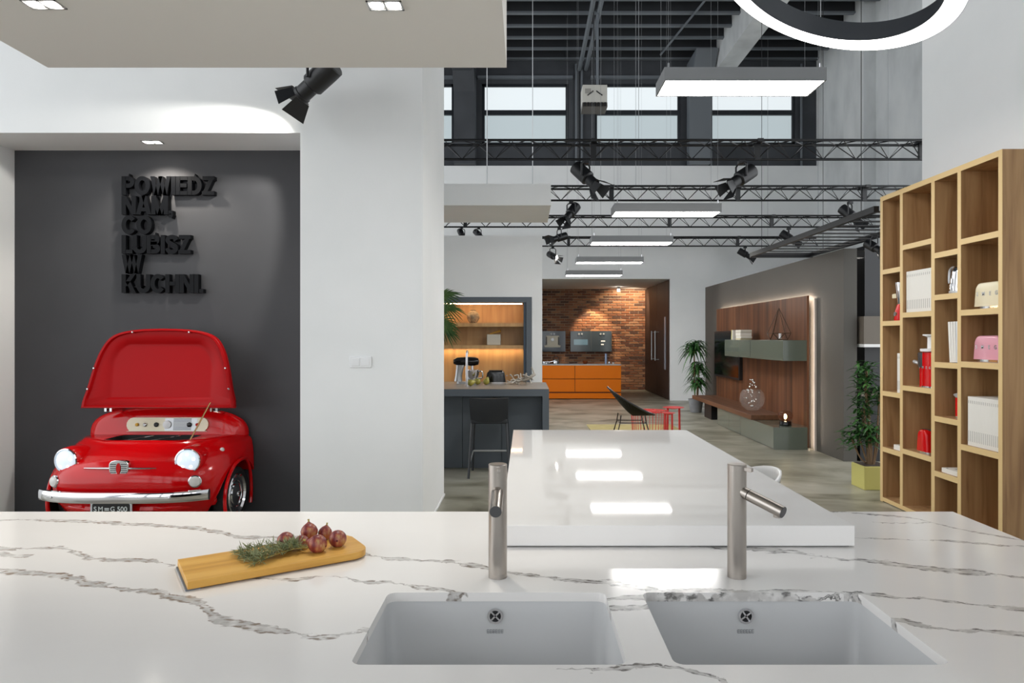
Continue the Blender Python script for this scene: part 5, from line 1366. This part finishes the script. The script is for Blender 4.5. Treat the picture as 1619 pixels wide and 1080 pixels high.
# ================================================================== OAK BOOKCASE
BX = 3.395; BXB = 3.79; BTOP = 2.898
bk = thing('oak_bookcase', 'tall open oak bookcase with uneven shelves against the white wall', 'bookcase', (3.59, 5.69, 0))
ups = [(6.478, 6.523), (6.135, 6.18), (5.657, 5.704), (5.315, 5.358), (4.855, 4.895)]
for i, (a, b) in enumerate(ups):
    zb = 0 if i in (0, 4) else .045
    zt = BTOP - (.045 if i not in (4,) else 0) - .0005
    m = MB().box(BX + .002, BXB, a, b, zb, zt).build('upright', OAK, bk, smooth=False)
    MB().box(BX, BX + .002, a, b, zb, zt).build('edge_band', OAKEDGE, m, smooth=False)
m = MB().box(BX + .002, BXB, 4.8955, 6.523, BTOP - .045, BTOP).build('top_board', OAK, bk, smooth=False)
MB().box(BX, BX + .002, 4.8955, 6.523, BTOP - .045, BTOP).build('edge_band', OAKEDGE, m, smooth=False)
m = MB().box(BX + .002, BXB, 4.8955, 6.4775, .008, .045).build('bottom_board', OAK, bk, smooth=False)
MB().box(BX, BX + .002, 4.8955, 6.4775, .008, .045).build('edge_band', OAKEDGE, m, smooth=False)
MB().box(BXB, BXB + .008, 4.86, 6.52, .01, BTOP - .001).build('back_panel', OAK, bk, smooth=False)
SH = {'A': (6.18, 6.478, [2.177, 1.69, 1.03, .50]), 'B': (5.704, 6.135, [2.364, 1.758, 1.106, .537]), 'C': (5.358, 5.657, [2.234, 1.887, 1.332, .886, .432]), 'D': (4.895, 5.315, [2.30, 1.748, 1.348, .705])}
for k, (a, b, zs) in SH.items():
    for z in zs:
        m = MB().box(BX + .002, BXB, a + .0005, b - .0005, z - .0225, z + .0225).build('shelf', OAK, bk, smooth=False)
        MB().box(BX, BX + .002, a + .0005, b - .0005, z - .0225, z + .0225).build('edge_band', OAKEDGE, m, smooth=False)
def top(k, i): return SH[k][2][i] + .0228
STRIPE = mat('grey_spine_print', srgb(160, 156, 150), .6)
def books(y0, y1, n, z, h, x0, dep, labs, group, tilt=0.0):
    w = (y1 - y0) / n
    first = None
    for i in range(n):
        yy = y0 + w * i
        lab = labs[i] if isinstance(labs, list) else labs
        if first is None:
            t = thing('catalogue', lab, 'book', (x0, yy, z), group=group)
            MB().box(0, dep, .0006, w - .0006, 0, h).build('cover', PAPER, t, local=True, smooth=False)
            MB().box(-.0008, -.0001, w * .38, w * .58, h * .08, h * .30).build('spine_title', STRIPE, t, local=True, smooth=False)
            MB().box(-.0008, -.0001, w * .38, w * .58, h * .86, h * .92).build('spine_mark', STRIPE, t, local=True, smooth=False)
            first = t
        else: dup(first, (x0, yy, z), 0, lab)
books(4.925, 5.27, 16, top('D', 3), .375, 3.42, .26, 'slim white catalogue in the thick row low in the bookcase', 'white catalogues in the wide lower compartment')
books(5.73, 6.12, 14, top('B', 1), .365, 3.42, .26, 'slim white catalogue in the upper row of the bookcase', 'white catalogues in the upper compartment')
books(6.20, 6.27, 3, top('A', 2), .36, 3.42, .24, 'white binder standing in the farthest bookcase column', 'white binders in the far column')
# leaning folders in column C
for i in range(4):
    yy = 5.47 - i * .028; tl = .07 - .015 * i
    t = thing('folder', ['white folder leaning outermost beside the grey folder', 'white folder leaning second under the kettle', 'white folder leaning third under the kettle', 'pale grey upright folder under the kettle'][i], 'folder', (3.42, yy, top('C', 2)), group='leaning folders')
    M = Matrix.Translation((3.42, yy, top('C', 2))) @ Matrix.Rotation(-tl, 4, 'X')
    MB().box(0, .25, .0, .026, .003, .33, M=M).build('cover', PAPER if i < 3 else mat('pale_grey_folder', srgb(214, 216, 218), .5), t, smooth=False)
# flat books
def flat(y0, y1, z, k, hh, labs, group, pattern=False):
    for i in range(k):
        t = thing('flat_book', labs[i], 'book', (3.45, (y0 + y1) / 2, z + hh * i), group=group)
        MB().box(3.42, 3.66, y0, y1, z + hh * i + .0003, z + hh * (i + 1)).build('cover', PAPER, t, smooth=False)
        if pattern and i == k - 1:
            m = MB(); rp_ = random.Random(3)
            for q in range(14):
                a = rp_.uniform(3.43, 3.63); b = rp_.uniform(y0 + .02, y1 - .03); m.box(a, a + .012, b, b + .02, z + hh * (i + 1) + .0001, z + hh * (i + 1) + .0006)
            m.build('cover_print', BLACK, t, smooth=False)
flat(5.40, 5.60, top('C', 4), 2, .018, ['lower white book lying flat low in the bookcase', 'white book with dark speckled cover lying flat'], 'flat books in the third column', True)
flat(6.20, 6.33, top('A', 3), 2, .022, ['lower white book lying flat in the far column', 'upper white book lying flat in the far column'], 'flat books in the far column')

# toasters
toaster('toaster', 'cream enamel toaster with chrome letters in the bookcase', 'toaster', (3.535, 5.09, top('D', 1)), .31, .18, .20, CREAM, None, True, -PI / 2, 'retro appliances in the bookcase')
toaster('toaster', 'pink enamel toaster with chrome letters in the bookcase', 'toaster', (3.535, 5.10, top('D', 2)), .31, .18, .20, PINK, None, True, -PI / 2, 'retro appliances in the bookcase')
toaster('toaster', 'small red toaster low in the bookcase', 'toaster', (3.50, 5.87, top('B', 3)), .17, .18, .205, RED, None, False, -PI / 2, 'retro appliances in the bookcase')
# kettle
kx, ky, kz = 3.50, 5.475, top('C', 1)
ke = thing('electric_kettle', 'polished steel electric kettle with curved handle in the bookcase', 'kettle', (kx, ky, kz), group='retro appliances in the bookcase')
MB().lathe([(.085, 0), (.087, .012), (.086, .02)], 28, Matrix.Translation((kx, ky, kz))).build('base', SILVER, ke)
MB().lathe([(.084, .021), (.083, .06), (.068, .17), (.058, .205), (.045, .218), (.001, .225)], 28, Matrix.Translation((kx, ky, kz))).build('kettle_body', CHROME, ke)
MB().sphere((kx, ky, kz + .232), .012, 10, 8).build('lid_knob', CHROME, ke)
MB().tube(catmull([(kx - .01, ky + .05, kz + .205), (kx - .01, ky + .09, kz + .215), (kx - .01, ky + .125, kz + .195), (kx - .01, ky + .135, kz + .13), (kx - .01, ky + .13, kz + .09)], 5), [.013] * 21, 10).build('handle', SILVER, ke)
MB().prism([(-.05, .17), (-.095, .21), (-.05, .13)], lambda a, b, d: (kx + d, ky + a, kz + b), -.02, .02).build('spout', CHROME, ke)
# juicer
jx, jy, jz = 3.50, 5.83, top('B', 2)
ju = thing('slow_juicer', 'red slow juicer with white funnel in the bookcase', 'juicer', (jx, jy, jz), group='retro appliances in the bookcase')
MB().prism(rrect(-.07, .09, -.085, .085, .03), lambda a, b, d: (jx + a, jy + b, jz + d), .012, .30).build('body', RED, ju)
MB().prism(rrect(-.075, .095, -.09, .09, .03), lambda a, b, d: (jx + a, jy + b, jz + d), 0, .012).build('base', CHROME, ju)
MB().lathe([(.052, .17), (.056, .18), (.058, .29), (.05, .30)], 24, Matrix.Translation((jx - .02, jy + .105, jz))).build('juice_drum', mat('smoke_plastic', srgb(70, 66, 66), .2), ju)
MB().prism(rrect(-.05, .03, .05, .16, .03), lambda a, b, d: (jx + a, jy + b, jz + d), .0, .17).build('front_foot', RED, ju)
MB().lathe([(.06, .30), (.095, .31), (.095, .33), (.04, .335), (.038, .43), (.075, .445), (.075, .455), (.03, .452)], 28, Matrix.Translation((jx, jy + .03, jz))).build('funnel', WHITEPL, ju)
MB().tube([(jx - .04, jy + .15, jz + .20), (jx - .04, jy + .235, jz + .215)], .017, 10).build('spout', SILVER, ju)
for ch_, q in zip('SMEG', (.10, .05, .0, -.05)):
    text_obj(ch_, .03, .002, CHROME, ju, Matrix.Translation((-.071, q, .17)) @ Matrix.Rotation(-PI / 2, 4, 'Z') @ Matrix.Rotation(PI / 2, 4, 'X'))
# red blender in the far column, red jug kettle in column C
bx_, by_, bz_ = 3.475, 6.268, top('A', 1)
bl = thing('stand_blender', 'red blender with steel jug in the farthest bookcase column', 'blender', (bx_, by_, bz_), group='retro appliances in the bookcase')
MB().lathe([(.075, 0), (.078, .01), (.07, .08), (.055, .14), (.05, .15)], 24, Matrix.Translation((bx_, by_, bz_))).build('motor_base', RED, bl)
MB().lathe([(.045, .15), (.05, .16), (.07, .33), (.07, .35), (.055, .36), (.03, .375)], 24, Matrix.Translation((bx_, by_, bz_))).build('jug', CHROME, bl)
MB().box(bx_ - .02, bx_ + .02, by_ + .06, by_ + .16, bz_ + .21, bz_ + .255).build('jug_handle', CREAM, bl, bevel=.006)
MB().lathe([(.022, 0), (.02, .014)], 16, Matrix.Translation((bx_ - .066, by_, bz_ + .06)) @ Matrix.Rotation(-PI / 2, 4, 'Y')).build('speed_dial', CHROME, bl)
rx_, ry_, rz_ = 3.50, 5.385 + .085, top('C', 3)
rx_ = 3.56
rk = thing('stand_mixer', 'red kitchen machine with steel lid half hidden in the bookcase', 'mixer', (rx_, 5.44, rz_), group='retro appliances in the bookcase')
MB().prism(rrect(-.10, .10, -.07, .07, .03), lambda a, b, d: (rx_ + a, 5.44 + b, rz_ + d), .015, .165).build('body', RED, rk)
MB().prism(rrect(-.10, .10, -.07, .07, .03), lambda a, b, d: (rx_ + a, 5.44 + b, rz_ + d), 0, .015).build('base', CHROME, rk)
MB().prism([(-.06, .166), (.075, .166), (.105, .18), (.10, .19), (.02, .21), (-.06, .20)], lambda a, b, d: (rx_ + d, 5.44 + a, rz_ + b), -.08, .08).build('lid', SILVER, rk)
